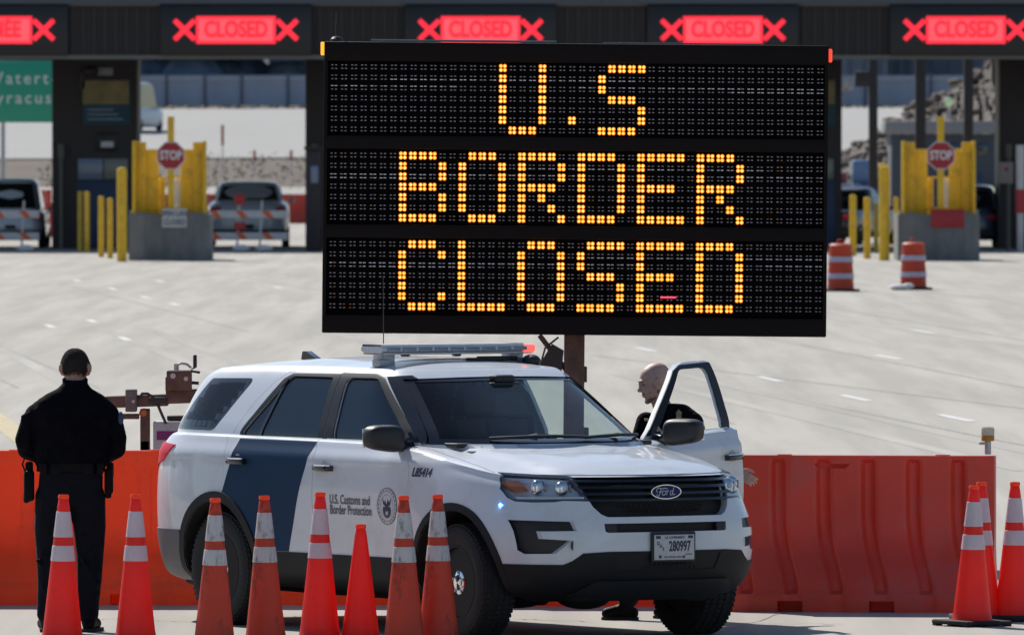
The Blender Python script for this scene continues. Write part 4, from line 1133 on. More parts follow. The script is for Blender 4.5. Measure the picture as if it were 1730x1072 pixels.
mb = MB(); mb.bbox((tx(245), .03, (tz(690) + 0) / 2), (16 / ts, .12, tz(690)), .006); mb.prism([(tx(233), 0), (tx(238), tz(745)), (tx(253), tz(745)), (tx(256), 0)], -.03, .09); mb.cyl((tx(243), -.06, tz(697)), (tx(243), .1, tz(697)), .032, n=20); mb.build('support_post', M['rust'], tow)
mb = MB(); mb.cyl((tx(243), -.065, tz(697)), (tx(243), -.06, tz(697)), .022, n=18); mb.build('orange_reflector', M['amber'], tow)
mb = MB(); mb.tube([(tx(236), -.08, tz(672)), (tx(241), -.09, tz(664)), (tx(250), -.09, tz(664)), (tx(260), -.08, tz(671)), (tx(266), -.06, tz(680)), (tx(272), -.06, tz(695)), (tx(281), -.06, tz(715))], .011, 8); mb.bbox((tx(268), -.07, tz(676)), (30 / ts, .03, 12 / ts), .01); mb.build('black_cable', M['black_plastic'], tow)
mb = MB(); mb.bbox((tx(292), .1, (tz(711) + .3) / 2), (66 / ts, .3, tz(711) - .3), .012); bxo = mb.build('control_box', mat('pale_grey_box', (.42, .42, .45), .5, noise=.06, dirt=(.2, .2, .2), dirt_amt=.4), tow)
mb = MB(); mb.box((tx(286), -.052, tz(735)), (42 / ts, .004, 15 / ts)); mb.build('magenta_label', mat('magenta_label', (.16, .012, .13), .5), bxo)
mb = MB(); mb.bbox((tx(299), .1, tz(706)), (34 / ts, .2, 8 / ts), .004); mb.build('black_lid', M['black_plastic'], bxo)

# ------------------------------------------------------------------ plastic water barriers
def barrier(name_, label, xl, xr, D, m, ribs=True, H=1.045, rz=0.0, notch_px=(), slot=None, mirror=False):
    """xl,xr photo pixels of the ends; D distance of the front foot"""
    s_ = F / D; L_ = (xr - xl) / s_
    root = thing(name_, label, 'barrier', (at((xl + xr) / 2, 900, D).x, D, 0), rz, 'plastic water barriers in a row')
    NU, NV = 170, 44
    def prof(z):      # half depth at height z
        t = z / H
        return .085 + .02 * (1 - t) + .20 * (1 / (1 + math.exp((t - .30) / .075))) if t > .12 else .30
    V = []; Fc = []
    for side in (-1, 1):
        for j in range(NV + 1):
            z = H * j / NV
            for i in range(NU + 1):
                u = -L_ / 2 + L_ * i / NU; d = prof(z)
                if ribs:
                    t = z / H; shift = .12 / (1 + math.exp((t - .30) / .09)) if t > .12 else .12
                    shift *= (1 if side < 0 else -1)
                    ph = ((u - shift + L_ / 2 + .02) / .302) % 1.0
                    g = 1 / (1 + math.exp(-(ph - .0) / .02)) - 1 / (1 + math.exp(-(ph - .26) / .02)) + 1 / (1 + math.exp(-(ph - 1) / .02))
                    if .13 < t < .965: d -= .056 * g
                    elif t <= .13: d -= .012 * g
                else:
                    t = z / H
                    ph = ((u + L_ / 2) / (L_ / 2)) % 1.0
                    ph = ((u + L_ / 2) / (L_ / 4)) % 1.0; d -= .022 / (1 + math.exp((abs(ph - .5) - .40) / .012)) / (1 + math.exp((abs(t - .60) - .28) / .012))
                V.append((u, side * d, z))
    W_ = NU + 1; off2 = (NV + 1) * W_
    for j in range(NV):
        for i in range(NU):
            a = j * W_ + i; Fc.append((a, a + 1, a + 1 + W_, a + W_)); a += off2; Fc.append((a, a + W_, a + 1 + W_, a + 1))
    for i in range(NU):
        a = NV * W_ + i; Fc.append((a, a + 1, a + 1 + off2, a + off2)); a = i; Fc.append((a, a + off2, a + 1 + off2, a + 1))
    for j in range(NV):
        a = j * W_; Fc.append((a, a + W_, a + W_ + off2, a + off2)); a = j * W_ + NU; Fc.append((a, a + off2, a + W_ + off2, a + W_))
    me = mesh_of(V, Fc)
    for q in notch_px:
        u = (q - (xl + xr) / 2) / s_
        me = sub(me, box_m((u, -.3, .0), (.17, .44, .15)))
    if slot:
        u = (slot - (xl + xr) / 2) / s_; me = sub(me, prism_m([(u - .11, H - .055), (u + .13, H - .055), (u + .10, H - .085), (u - .08, H - .085)], -.4, -.02))
    smooth(me, 38); b = obj('shell', me, m, root)
    cp = MB(); 
    for u in (-L_ * .3, L_ * .3): cp.cyl((u, 0, H - .01), (u, 0, H + .006), .05, n=18)
    cp.build('fill_cap', m, root)
    return root
M['plastic_new'] = mat('bright_orange_plastic', (.90, .13, .03), .45, noise=.06, nscale=2, trans=.42, bump=.05, bscale=8, dirt=(.45, .10, .05), dirt_amt=.35, dirt_scale=2.5)
M['plastic_old'] = mat('faded_red_plastic', (.74, .09, .055), .38, noise=.12, nscale=2, trans=.2, dirt=(.50, .17, .15), dirt_amt=.6, dirt_scale=1.8, bump=.04, bscale=6)
barrier('water_barrier', 'faded red barrier section right of the patrol SUV with a lamp at its end', 1236, 1682, 76.6, M['plastic_old'], True, notch_px=(1340, 1495), slot=1405, rz=R(-6))
barrier('water_barrier', 'orange barrier section hidden behind the front wheels of the patrol SUV', 800, 1228, 77.6, M['plastic_new'], False, rz=R(-2))
barrier('water_barrier', 'bright orange barrier section seen under the doors of the patrol SUV', 350, 795, 77.8, M['plastic_new'], False)
barrier('water_barrier', 'bright orange barrier section between the left officer and the rear of the SUV', -52, 345, 77.8, M['plastic_new'], False, notch_px=(92, 210))
barrier('water_barrier', 'bright orange barrier section running out of the photo on the left', -510, -57, 77.9, M['plastic_new'], False)
# warning lamp at the barrier end
wl_p = at(1669, 762, 76.5); lampw = thing('warning_lamp', 'small amber and clear warning lamp on the end of the red barrier', 'lamp', wl_p)
s_ = F / 76.5
mb = MB(); mb.cyl((0, 0, -.02), (0, 0, .075), .022, n=16); mb.bbox((-.03, -.01, .055), (.06, .02, .018), .004); mb.build('stem', M['steel'], lampw)
mb = MB(); mb.lathe([(.042, .070), (.044, .078), (.044, .105), (.042, .108)], 24); mb.build('amber_base', mat('amber_lamp_base', (.6, .28, .02), .3, trans=.3), lampw)
mb = MB(); mb.lathe([(.041, .108), (.041, .155), (.036, .163), (0, .166)], 24)
for i in range(16): a = 2 * math.pi * i / 16; mb.cyl((.041 * math.cos(a), .041 * math.sin(a), .110), (.041 * math.cos(a), .041 * math.sin(a), .153), .003, n=5)
mb.build('clear_dome', mat('ribbed_clear_dome', (.75, .73, .66), .25, trans=.5), lampw)

# ------------------------------------------------------------------ traffic cones
def sleeve_mat(name, dirty):
    return mat(name, (.80, .74, .80) if not dirty else (.72, .71, .72), .35, noise=.06, nscale=12, trans=.25, dirt=(.10, .09, .09) if dirty else (.5, .45, .5), dirt_amt=.95 if dirty else .25, dirt_scale=22 if dirty else 9, stretch=(1, 1, .35), bump=.05, bscale=60)
M['sleeve_new'] = sleeve_mat('reflective_sleeve', False); M['sleeve_dirty'] = sleeve_mat('scuffed_reflective_sleeve', True)
M['cone_new'] = mat('bright_cone_orange', (.90, .055, .040), .38, noise=.05, nscale=6, trans=.45, dirt=(.5, .05, .04), dirt_amt=.3, dirt_scale=6)
M['cone_old'] = mat('worn_cone_orange', (.66, .075, .035), .5, noise=.10, nscale=7, trans=.28, dirt=(.10, .04, .03), dirt_amt=.92, dirt_scale=7, stretch=(1, 1, .6))
M['cone_base'] = mat('black_rubber_base', (.016, .015, .015), .8, noise=.2)
M['cone_top'] = mat('glossy_orange_tip', (.95, .13, .03), .3, trans=.4)
def make_cone(label, px, D=None, ytop=835, old=False, h=.914, rz=0.0, lean=0.0):
    h = h * 1.034 if D is None else h
    D = F / ((ytop - 238) / (CZ - h)) if D is None else D
    x = at(px, 900, D).x
    root = thing('traffic_cone', label, 'traffic cone', (x, D, 0), rz, 'traffic cones')
    lean = lean or R(random.Random(px).uniform(-.9, .9)); root.rotation_euler = (lean, lean * .6, rz)
    k = h / .914; rt, rb_ = .030, .128 * (1.0 if h > .8 else .93)
    def rad(z): return rb_ + (rt - rb_) * ((z - .045) / (h - .045))
    n = 48
    mb = MB(); prof = [(rb_ + .012, .035), (rb_ + .004, .045)] + [(rad(z), z) for z in [.045 + (h - .075 - .045) * i / 16 for i in range(1, 17)]]
    prof += [(rt + .001, h - .030), (rt - .002, h - .026)]; mb.lathe(prof, n); 
    # inner wall gives the shell a thickness
    mb.build('cone_body', M['cone_old'] if old else M['cone_new'], root, angle=60)
    mb = MB(); mb.lathe([(rt - .003, h - .028), (rt + .004, h - .024), (rt + .004, h - .006), (rt, h), (rt - .010, h), (rt - .010, h - .03)], n); mb.build('cone_tip', M['cone_top'], root)
    if h > .8:
        for z0, z1 in ((h - .265, h - .105), (h - .415, h - .318)):
            mb = MB(); mb.lathe([(rad(z0) + .0012, z0), (rad(z0) + .003, z0 + .002), (rad(z1) + .003, z1 - .002), (rad(z1) + .0012, z1)], n)
            mb.build('reflective_sleeve', M['sleeve_dirty'] if old else M['sleeve_new'], root)
    mb = MB(); w = .19 if h > .8 else .16
    mb.bbox((0, 0, .025), (2 * w, 2 * w, .03), .012)
    for a in (-1, 1):
        for b in (-1, 1): mb.bbox((a * (w - .03), b * (w - .03), .008), (.05, .05, .018), .004)
    for a, b in ((0, -1), (0, 1), (1, 0), (-1, 0)): mb.bbox((a * (w - .02), b * (w - .02), .008), (.04, .04, .018), .004)
    mb.build('rubber_base', M['cone_base'], root)
    return root
make_cone('bright orange cone right behind which the officer on the left stands', 105, ytop=835, rz=.3)
make_cone('bright orange cone between the left officer and the rear of the SUV', 229, ytop=835, rz=.8)
make_cone('worn dirty cone in front of the rear wheel of the SUV', 362, ytop=841, old=True, rz=.2)
make_cone('worn dirty cone in front of the blue stripe of the SUV', 449, ytop=837, old=True, rz=.5)
make_cone('bright orange cone with white sleeves left of the lettering on the SUV door', 540, ytop=831, rz=1.1)
make_cone('short plain orange cone without white sleeves', 609, ytop=885, h=.72, rz=.1)
make_cone('worn dirty cone under the round seal on the SUV door', 683, ytop=837, old=True, rz=.9)
make_cone('worn dirty cone half covering the front hub cap of the SUV', 741, ytop=835, old=True, rz=.35, lean=R(-.4))
make_cone('front one of the two overlapping cones at the end of the red barrier', 1642, D=74.2, rz=.62)
make_cone('rear one of the two overlapping cones at the end of the red barrier, mostly hidden', 1657, D=75.0, rz=.1)
make_cone('bright orange cone cut by the right edge of the photo', 1713, D=75.0, rz=.75)
# ------------------------------------------------------------------ toll canopy, booths and lane signs
CD = 328.0; cs = F / CD
def cz(py, D=CD): return at(865, py, D).z
def cx(px, D=CD): return (px - 865) / F * D
M['fascia_brown'] = mat('dark_brown_metal', (.022, .018, .018), .6, noise=.12, nscale=1.5)
M['fascia_rib'] = mat('brown_metal_rib', (.032, .025, .024), .6, noise=.12, nscale=1.5)
M['trim_tan'] = mat('tan_edge_trim', (.16, .15, .13), .6)
M['roof_cap'] = mat('slate_roof_cap', (.07, .085, .11), .5)
can = thing('toll_canopy', 'long dark brown canopy across all inspection lanes', 'canopy', (0, CD, 0))
zb, zt_ = cz(98), cz(7)
mb = MB(); mb.box((0, .75, (zb + zt_) / 2), (60, 1.5, zt_ - zb)); mb.build('fascia', M['fascia_brown'], can)
mb = MB(); mb.box((0, 10.5, zt_ - .42), (60, 18, .8)); mb.build('roof_deck', M['fascia_brown'], can)
mb = MB(); mb.box((0, 9.6, zt_ + .22), (60.6, 20, .44)); mb.build('roof_cap', M['roof_cap'], can)
mb = MB(); mb.box((0, -.06, zb + .02), (60, .14, .12)); mb.box((0, -.05, zt_ - .02), (60, .12, .08)); mb.build('edge_trim', M['trim_tan'], can)
mb = MB(); x = -17.0
while x < 17: mb.box((x, -.03, (zb + zt_) / 2), (.10, .06, zt_ - zb - .2)); x += .31
tag(mb.build('fascia_ribs', M['fascia_rib'], can), kind='stuff')
M['sign_box'] = mat('led_sign_housing', (.006, .007, .012), .4)
M['led_red'] = mat('red_led', (1, .02, .04), .5, emit=(.95, .022, .045), estr=1.0)
M['led_pink'] = mat('red_led_panel', (1, .1, .1), .5, emit=(.98, .065, .09), estr=1.0)
M['led_deep'] = mat('deep_red_letters', (.8, .02, .02), .5, emit=(.78, .014, .035), estr=1.0)
def lane_sign(pc, word, label):
    t = thing('lane_closed_sign', label, 'sign', (cx(pc), CD, cz(51)), 0, 'red lane signs on the canopy fascia')
    k = 1 / cs
    mb = MB(); mb.bbox((0, -.16, 0), (256 * k, .22, 86 * k), .03); mb.build('housing', M['sign_box'], t)
    mb = MB(); w, h = 134 * k / 2, 46 * k / 2; b = 4.5 * k
    for c, d in (((0, 0, h - b / 2), (2 * w, .02, b)), ((0, 0, -h + b / 2), (2 * w, .02, b)), ((w - b / 2, 0, 0), (b, .02, 2 * h - 2 * b)), ((-w + b / 2, 0, 0), (b, .02, 2 * h - 2 * b))):
        mb.box((c[0], -.285, c[2]), d)
    mb.build('border', M['led_red'], t)
    mb = MB(); mb.box((0, -.283, 0), (2 * w - 2 * b, .014, 2 * h - 2 * b)); mb.build('lit_panel', M['led_pink'], t)
    v, f = text_mesh(word, 38 * k, offset=.026, xs=.76 if len(word) < 7 else .66); mb = MB(); put_flat(mb, v, f, (0, -.297, 0), (1, 0, 0), (0, 0, 1)); mb.build('word', M['led_deep'], t, fix=False)
    for s in (-1, 1):
        mb = MB()
        for a in (-1, 1): mb.bbox((s * 86.5 * k, -.285 - .002 * a, 0), (47 * k, .016, 8 * k), .004, rot=Matrix.Rotation(R(a * 44), 3, 'Y'))
        mb.build('cross_mark', M['led_red'], t)
lane_sign(-12, 'FERMÉE', 'lane sign cut by the left edge of the photo, its word ending in ÉE')
lane_sign(399, 'CLOSED', 'red CLOSED sign above the lane left of the message board')
lane_sign(812, 'CLOSED', 'red CLOSED sign above the letters U.S of the message board')
lane_sign(1221, 'CLOSED', 'red CLOSED sign above the right end of the message board')
lane_sign(1631, 'CLOSED', 'red CLOSED sign at the right end of the canopy')

BD = 335.0; bk = BD / F
M['booth'] = mat('booth_brown', (.045, .036, .038), .6, noise=.15, nscale=1.5)  # brown lifted a little in the base colour in place of haze
M['booth_blue'] = mat('booth_navy_panel', (.02, .045, .12), .5)
M['poster_olive'] = mat('poster_olive', (.30, .24, .11), .6, noise=.25, nscale=3)
M['poster_teal'] = mat('poster_teal', (.02, .085, .115), .6, noise=.2, nscale=3)
M['pane'] = mat('booth_glass', (.20, .24, .34), .25, coat=.5)
M['pane2'] = mat('booth_glass_green', (.22, .23, .20), .3, coat=.3)
def booth(x0, x1, label):
    c = (x0 + x1) / 2; w = (x1 - x0) * bk; H = cz(96, BD)
    t = thing('inspection_booth', label, 'booth', (cx(c, BD), BD, 0), 0, 'inspection booths under the canopy')
    mb = MB(); mb.bbox((0, 1.6, H / 2), (w, 3.2, H), .03); mb.build('wall', M['booth'], t)
    def P(a, b, c_, d, dep, m, nm, par=t):     # pixel box relative to the left edge, facing the camera
        q = MB(); q.bbox((((a + b) / 2 - (x1 - x0) / 2) * bk, -dep / 2 + .002, (cz(c_, BD) + cz(d, BD)) / 2), ((b - a) * bk, dep, abs(cz(c_, BD) - cz(d, BD))), .006); return q.build(nm, m, par)
    p = P(52, 132, 135, 212, .08, M['poster_teal'], 'poster'); P(52, 130, 136, 176, .10, M['poster_olive'], 'poster_top', p); 
    for k in range(3): P(60, 104 + 8 * k, 184 + 8 * k, 187 + 8 * k, .09, M['pane'], 'poster_line', p)
    P(46, 56, 120, 150, .10, M['booth'], 'floodlight_arm'); q = MB(); q.sphere((-.10, -.35, cz(121, BD)), (.22, .16, .14)); q.build('floodlight', M['booth'], t)
    q = MB(); q.bbox((.32, -.10, cz(121, BD)), (.45, .06, .24), .02); q.build('lane_number', mat('dim_white_plate', (.30, .31, .33), .5), t)
    f = P(76, 110, 224, 256, .10, M['sign_box'], 'lane_plate'); P(83, 104, 239, 249, .13, M['white'], 'lane_plate_digits', f)
    P(44, 86, 268, 303, .07, M['pane'], 'window'); P(88, 128, 268, 303, .06, M['pane2'], 'window')
    P(42, 130, 306, 414, .05, M['booth_blue'], 'lower_panel')
    q = MB(); q.cyl((((16) - (x1 - x0) / 2) * bk, -.3, 0), (((16) - (x1 - x0) / 2) * bk, -.3, cz(262, BD)), .05, n=10); q.bbox((((16) - (x1 - x0) / 2) * bk, -.3, cz(255, BD)), (.18, .14, .42), .03); q.build('intercom_post', M['trim_tan'], t)
    return t
booth(88, 232, 'inspection booth between the green sign and the yellow guard with a white notice')
booth(516, 656, 'inspection booth whose left edge shows beside the message board')
booth(905, 1045, 'inspection booth fully behind the message board')
booth(1280, 1422, 'inspection booth whose right edge shows beside the message board')
booth(1688, 1828, 'inspection booth cut by the right edge of the photo')
# machine beside the second booth
q = thing('lane_terminal', 'dark lane terminal standing beside the message board on the left', 'terminal', (cx(530, 325), 325, 0))
mb = MB(); mb.bbox((0, .3, 1.45), (.42, .6, 2.9), .05); mb.build('cabinet', M['booth'], q); mb = MB(); mb.bbox((.02, -.02, 2.2), (.22, .06, .5), .02); mb.build('screen', M['pane'], q); mb = MB(); mb.bbox((0, .3, 2.95), (.55, .8, .1), .02); mb.build('hood', M['fascia_rib'], q)

# ------------------------------------------------------------------ yellow guards on concrete noses with stop signs
M['concrete'] = mat('grey_concrete', (.17, .175, .175), .9, noise=.16, nscale=3, bump=.3, bscale=20, dirt=(.28, .27, .25), dirt_amt=.5, dirt_scale=1.6, stretch=(1, 1, .4))
M['sign_red'] = mat('stop_red', (.36, .012, .022), .4)
M['yellow_shadow'] = M['yellow']
ID = 300.7; ik = ID / F
def island(pc, label_guard, label_stop, plate):
    X = cx(pc, ID)
    def zz(py): return cz(py, ID)
    t = thing('lane_guard', label_guard, 'guard', (X, ID, 0), 0, 'yellow guards on concrete noses')
    w = 69 * ik; H = zz(362)
    mb = MB()   # concrete nose: faceted block with notch
    poly = [(-w, 0), (-w * .62, -.32), (w * .62, -.32), (w, 0), (w, 3.2), (-w, 3.2)]
    mb.prism(poly, 0, H, 'xy'); mb.build('concrete_nose', M['concrete'], t)
    for s in (-1, 1):
        mb = MB(); mb.prism([(s * w * .96, H + .002), (s * w * .50, H + .002), (s * w * .42, H + .16), (s * w * .98, H + .10)], .0, .5) ; mb.v = [(x, y, z - .14 * (1 if abs(x) < w * .6 else 0)) for x, y, z in mb.v]
        mb.build('pale_wing', mat('pale_concrete_wing', (.34, .32, .27), .9, noise=.1) if 'pale_concrete_wing' not in bpy.data.materials else bpy.data.materials['pale_concrete_wing'], t)
    for s in (-1, 1):    # channel section posts
        x = s * (62 * ik - .04) ; xo = x
        mb = MB(); mb.bbox((xo - s * .16, .35, (H + zz(240)) / 2), (.30, .10, zz(240) - H), .015); mb.bbox((xo, .18, (H + zz(238)) / 2), (.09, .40, zz(238) - H), .015); mb.build('guard_post', M['yellow'], t)
        mb = MB(); mb.bbox((s * 38 * ik, .45, (H + zz(252)) / 2), (.62, .06, zz(252) - H), .015); mb.build('guard_plate', M['yellow'], t)
        mb = MB(); mb.cyl((s * 14 * ik, .6, H - .02), (s * 14 * ik, .6, zz(304)), .10, n=14); mb.sphere((s * 14 * ik, .6, zz(304)), (.10, .10, .06)); mb.build('inner_bollard', M['white'] if s > 0 else M['yellow'], t)
    mb = MB(); mb.bbox((0, .42, zz(300)), (1.7, .05, .05), .01); mb.bbox((0, .42, zz(352)), (1.7, .05, .05), .01); mb.build('cross_rail', M['yellow'], t)
    if plate == 'white':
        mb = MB(); mb.bbox((.15, -.36, zz(368)), (42 * ik, .03, 32 * ik), .004); p = mb.build('notice', mat('notice_white', (.5, .52, .54), .5), t)
        mb = MB()
        for s_, z, sz in (('OPEN LANE', zz(361), .20), ('CLOSED', zz(375), .20)):
            v, f = text_mesh(s_, sz, offset=.006, xs=.78); put_flat(mb, v, f, (.15, -.379, z), (1, 0, 0), (0, 0, 1))
        mb.build('notice_lettering', M['decal_grey'], p, fix=False)
    else:
        mb = MB(); mb.bbox((.22, -.36, zz(369)), (56 * ik, .03, 31 * ik), .004); mb.build('notice', M['sign_red'], t, )
    # stop sign
    st = thing('stop_sign', label_stop, 'stop sign', (X + 3 * ik, ID - .24, H), 0, 'stop signs on yellow posts')
    mb = MB(); mb.bbox((0, .10, (zz(197) - H) / 2), (11 * ik, .12, zz(197) - H), .01); mb.build('post', M['yellow'], st)
    r = .395; zc_ = zz(263) - H
    def octo(r_, y): return [(r_ * math.cos(R(22.5 + 45 * i)), r_ * math.sin(R(22.5 + 45 * i))) for i in range(8)]
    mb = MB(); mb.prism([(a, b + zc_) for a, b in octo(r, 0)], .02, .036); mb.build('white_border', M['white'], st)
    mb = MB(); mb.prism([(a, b + zc_) for a, b in octo(r * .93, 0)], .010, .018); mb.build('red_face', M['sign_red'], st)
    v, f = text_mesh('STOP', .33, offset=.010, xs=.74); mb = MB(); put_flat(mb, v, f, (0, .004, zc_), (1, 0, 0), (0, 0, 1)); mb.build('lettering', M['white'], st, fix=False)
island(286, 'yellow steel guard on a concrete nose with a white notice, left of the message board', 'stop sign left of the message board above a white notice', 'white')
island(1586, 'yellow steel guard on a concrete nose with a red plate, right of the message board', 'stop sign right of the message board above a red plate', 'red')
# bollards
def bollard(px, ytop, ybot, wpx, label):
    g = gp(px, ybot); s_ = F / g.y; H = CZ - (ytop - 238) / s_
    t = thing('bollard', label, 'bollard', (g.x, g.y, 0), 0, 'yellow steel bollards'); r = wpx / 2 / s_
    mb = MB(); mb.cyl((0, 0, 0), (0, 0, H), r, n=20); mb.build('post', M['yellow'], t)
    mb = MB(); mb.lathe([(r * 1.02, H), (r * .8, H + r * .45), (0, H + r * .6)], 20); mb.build('cap', M['yellow'], t)
bollard(206, 288, 442, 17, 'tall yellow bollard touching the left concrete nose')
bollard(171, 334, 434, 10, 'thin yellow bollard, left one of the front pair beside the left guard'); bollard(186, 337, 436, 10, 'thin yellow bollard, right one of the front pair beside the left guard')
bollard(135, 325, 424, 8, 'left one of two dim yellow bollards before the navy booth panel'); bollard(147, 326, 427, 9, 'right one of two dim yellow bollards before the navy booth panel')
bollard(1494, 286, 440, 18, 'tall yellow bollard left of the right concrete nose')
bollard(1441, 332, 432, 12, 'leftmost thin yellow bollard right of the message board, behind the two drums'); bollard(1465, 336, 437, 12, 'thin yellow bollard second from the message board')
bollard(1480, 345, 425, 8, 'dim yellow bollard just left of the tall right bollard'); bollard(1514, 335, 428, 9, 'dim yellow bollard just right of the tall right bollard')
bollard(1403, 330, 415, 6, 'sliver of a yellow bollard at the right edge of the message board')

# ------------------------------------------------------------------ drums
M['drum_orange'] = mat('drum_orange', (.55, .06, .022), .5, noise=.12, nscale=4, trans=.2)
M['drum_band'] = mat('drum_band', (.42, .40, .52), .4, noise=.1)
def drum(px, ybot, label):
    g = gp(px, ybot); t = thing('traffic_drum', label, 'traffic drum', g, 0, 'orange traffic drums')
    z = [0.05, .20, .36, .46, .60, .70, .86, .96, 1.02]
    mb = MB(); r0, r1 = .29, .245
    def rad(q): return r0 + (r1 - r0) * q
    prof = []
    for i, q in enumerate([.05, .22, .24, .38, .40, .56, .58, .74, .76, .93, .97]): prof.append((rad(q) - (.012 if i % 2 else 0), q))
    prof += [(.20, 1.0), (.10, 1.01), (0, 1.01)]; mb.lathe(prof, 32); mb.build('drum_body', M['drum_orange'], t)
    for a, b in ((.27, .38), (.62, .73)):
        mb = MB(); mb.lathe([(rad(a) + .002, a), (rad(a) + .006, a + .004), (rad(b) + .006, b - .004), (rad(b) + .002, b)], 32); mb.build('pale_band', M['drum_band'], t)
    mb = MB(); mb.lathe([(.40, 0), (.41, .02), (.40, .05), (.30, .055)], 32); mb.build('rubber_base', M['cone_base'], t)
    mb = MB(); mb.tube([(-.07, 0, 1.0), (-.06, 0, 1.07), (.0, 0, 1.09), (.06, 0, 1.07), (.07, 0, 1.0)], .018, 8); mb.build('handle', M['drum_orange'], t)
drum(1420, 492, 'orange drum partly hidden by the right edge of the message board'); drum(1543, 489, 'orange drum in front of the right concrete nose')
sb = gp(1530, 490); t = thing('sandbag', 'small white sandbag lying beside the right orange drum', 'sandbag', sb)
mb = MB(); mb.sphere((-.12, -.1, .06), (.24, .16, .07), 18, 10); mb.sphere((.05, -.08, .09), (.13, .12, .06), 14, 8); mb.build('sack', mat('white_sack', (.7, .7, .7), .8, bump=.4, bscale=20), t)

# ------------------------------------------------------------------ green road sign
gs = 1.0; GD = 372.0; gk = GD / F
t = thing('road_sign', 'green highway sign in the upper left naming Watertown and Syracuse', 'road sign', (cx(60, GD), GD, 0))
def gz(py): return cz(py, GD)
mb = MB(); mb.bbox((0, 0, (gz(103) + gz(207)) / 2), (236 * gk, .06, gz(103) - gz(207)), .02); 
M['sign_green'] = mat('sign_green', (.02, .32, .20), .4); mb.build('sign_panel', M['sign_green'], t)
mb = MB()
for s_, py, x0 in (('Watertown', 133, -23), ('Syracuse', 166, -23)):
    v, f = text_mesh(s_, 29 * gk, offset=.004, align='LEFT', space=1.32, xs=.95); put_flat(mb, v, f, ((x0 - 60) * gk, -.036, gz(py)), (1, 0, 0), (0, 0, 1))
mb.build('lettering', M['white'], t, fix=False)
for px in (5, 118):
    mb = MB(); mb.cyl(((px - 60) * gk, .08, 0), ((px - 60) * gk, .08, gz(110)), .07, n=10); mb.build('post', M['steel'], t)

# ------------------------------------------------------------------ barricades
M['bar_white'] = mat('barricade_white', (.5, .5, .52), .5, noise=.08); M['bar_orange'] = mat('barricade_orange', (.62, .12, .03), .5)
def barricade(x0, x1, label, D, legs):
    k_ = D / F; c = (x0 + x1) / 2; w = (x1 - x0) * k_
    t = thing('barricade', label, 'barricade', (cx(c, D), D, 0), 0, 'striped barricades closing the lanes')
    for z in (CZ - (362 - 238) * k_, CZ - (399 - 238) * k_):
        if z < .15: z = .22
        mb = MB(); mb.bbox((0, 0, z), (w, .03, .22), .005); pl_ = mb.build('rail', M['bar_white'], t)
        mb = MB(); x = -w / 2 + .05
        while x < w / 2 - .42: mb.prism([(x, z + .105), (x + .2, z + .105), (x + .38, z - .105), (x + .18, z - .105)], -.018, -.0162); x += .74
        mb.build('orange_stripes', M['bar_orange'], pl_)
    for f_ in legs:
        x = w * f_; mb = MB(); mb.bbox((x, .03, .75), (.06, .04, 1.45), .005, rot=Matrix.Rotation(R(3), 3, 'Y')); mb.bbox((x, .03, .05), (.06, 1.3, .06), .01); mb.build('upright', M['bar_white'], t)
        mb = MB(); mb.sphere((x + .1, -.5, .13), (.26, .16, .10), 14, 8); mb.build('ballast_bag', M['white'], t)
    if 'red lamp' in label:
        mb = MB(); mb.bbox((-w * .1, -.05, .75), (.32, .12, .22), .02); mb.bbox((-w * .1, -.03, 1.5), (.3, .12, .3), .04); mb.build('red_lamp', M['sign_red'], t)
barricade(350, 487, 'striped barricade with a red lamp in front of the parked sedan', 322, (-.12, .16))
barricade(-60, 66, 'striped barricade in front of the SUV at the left edge', 322, (-.2, .28))

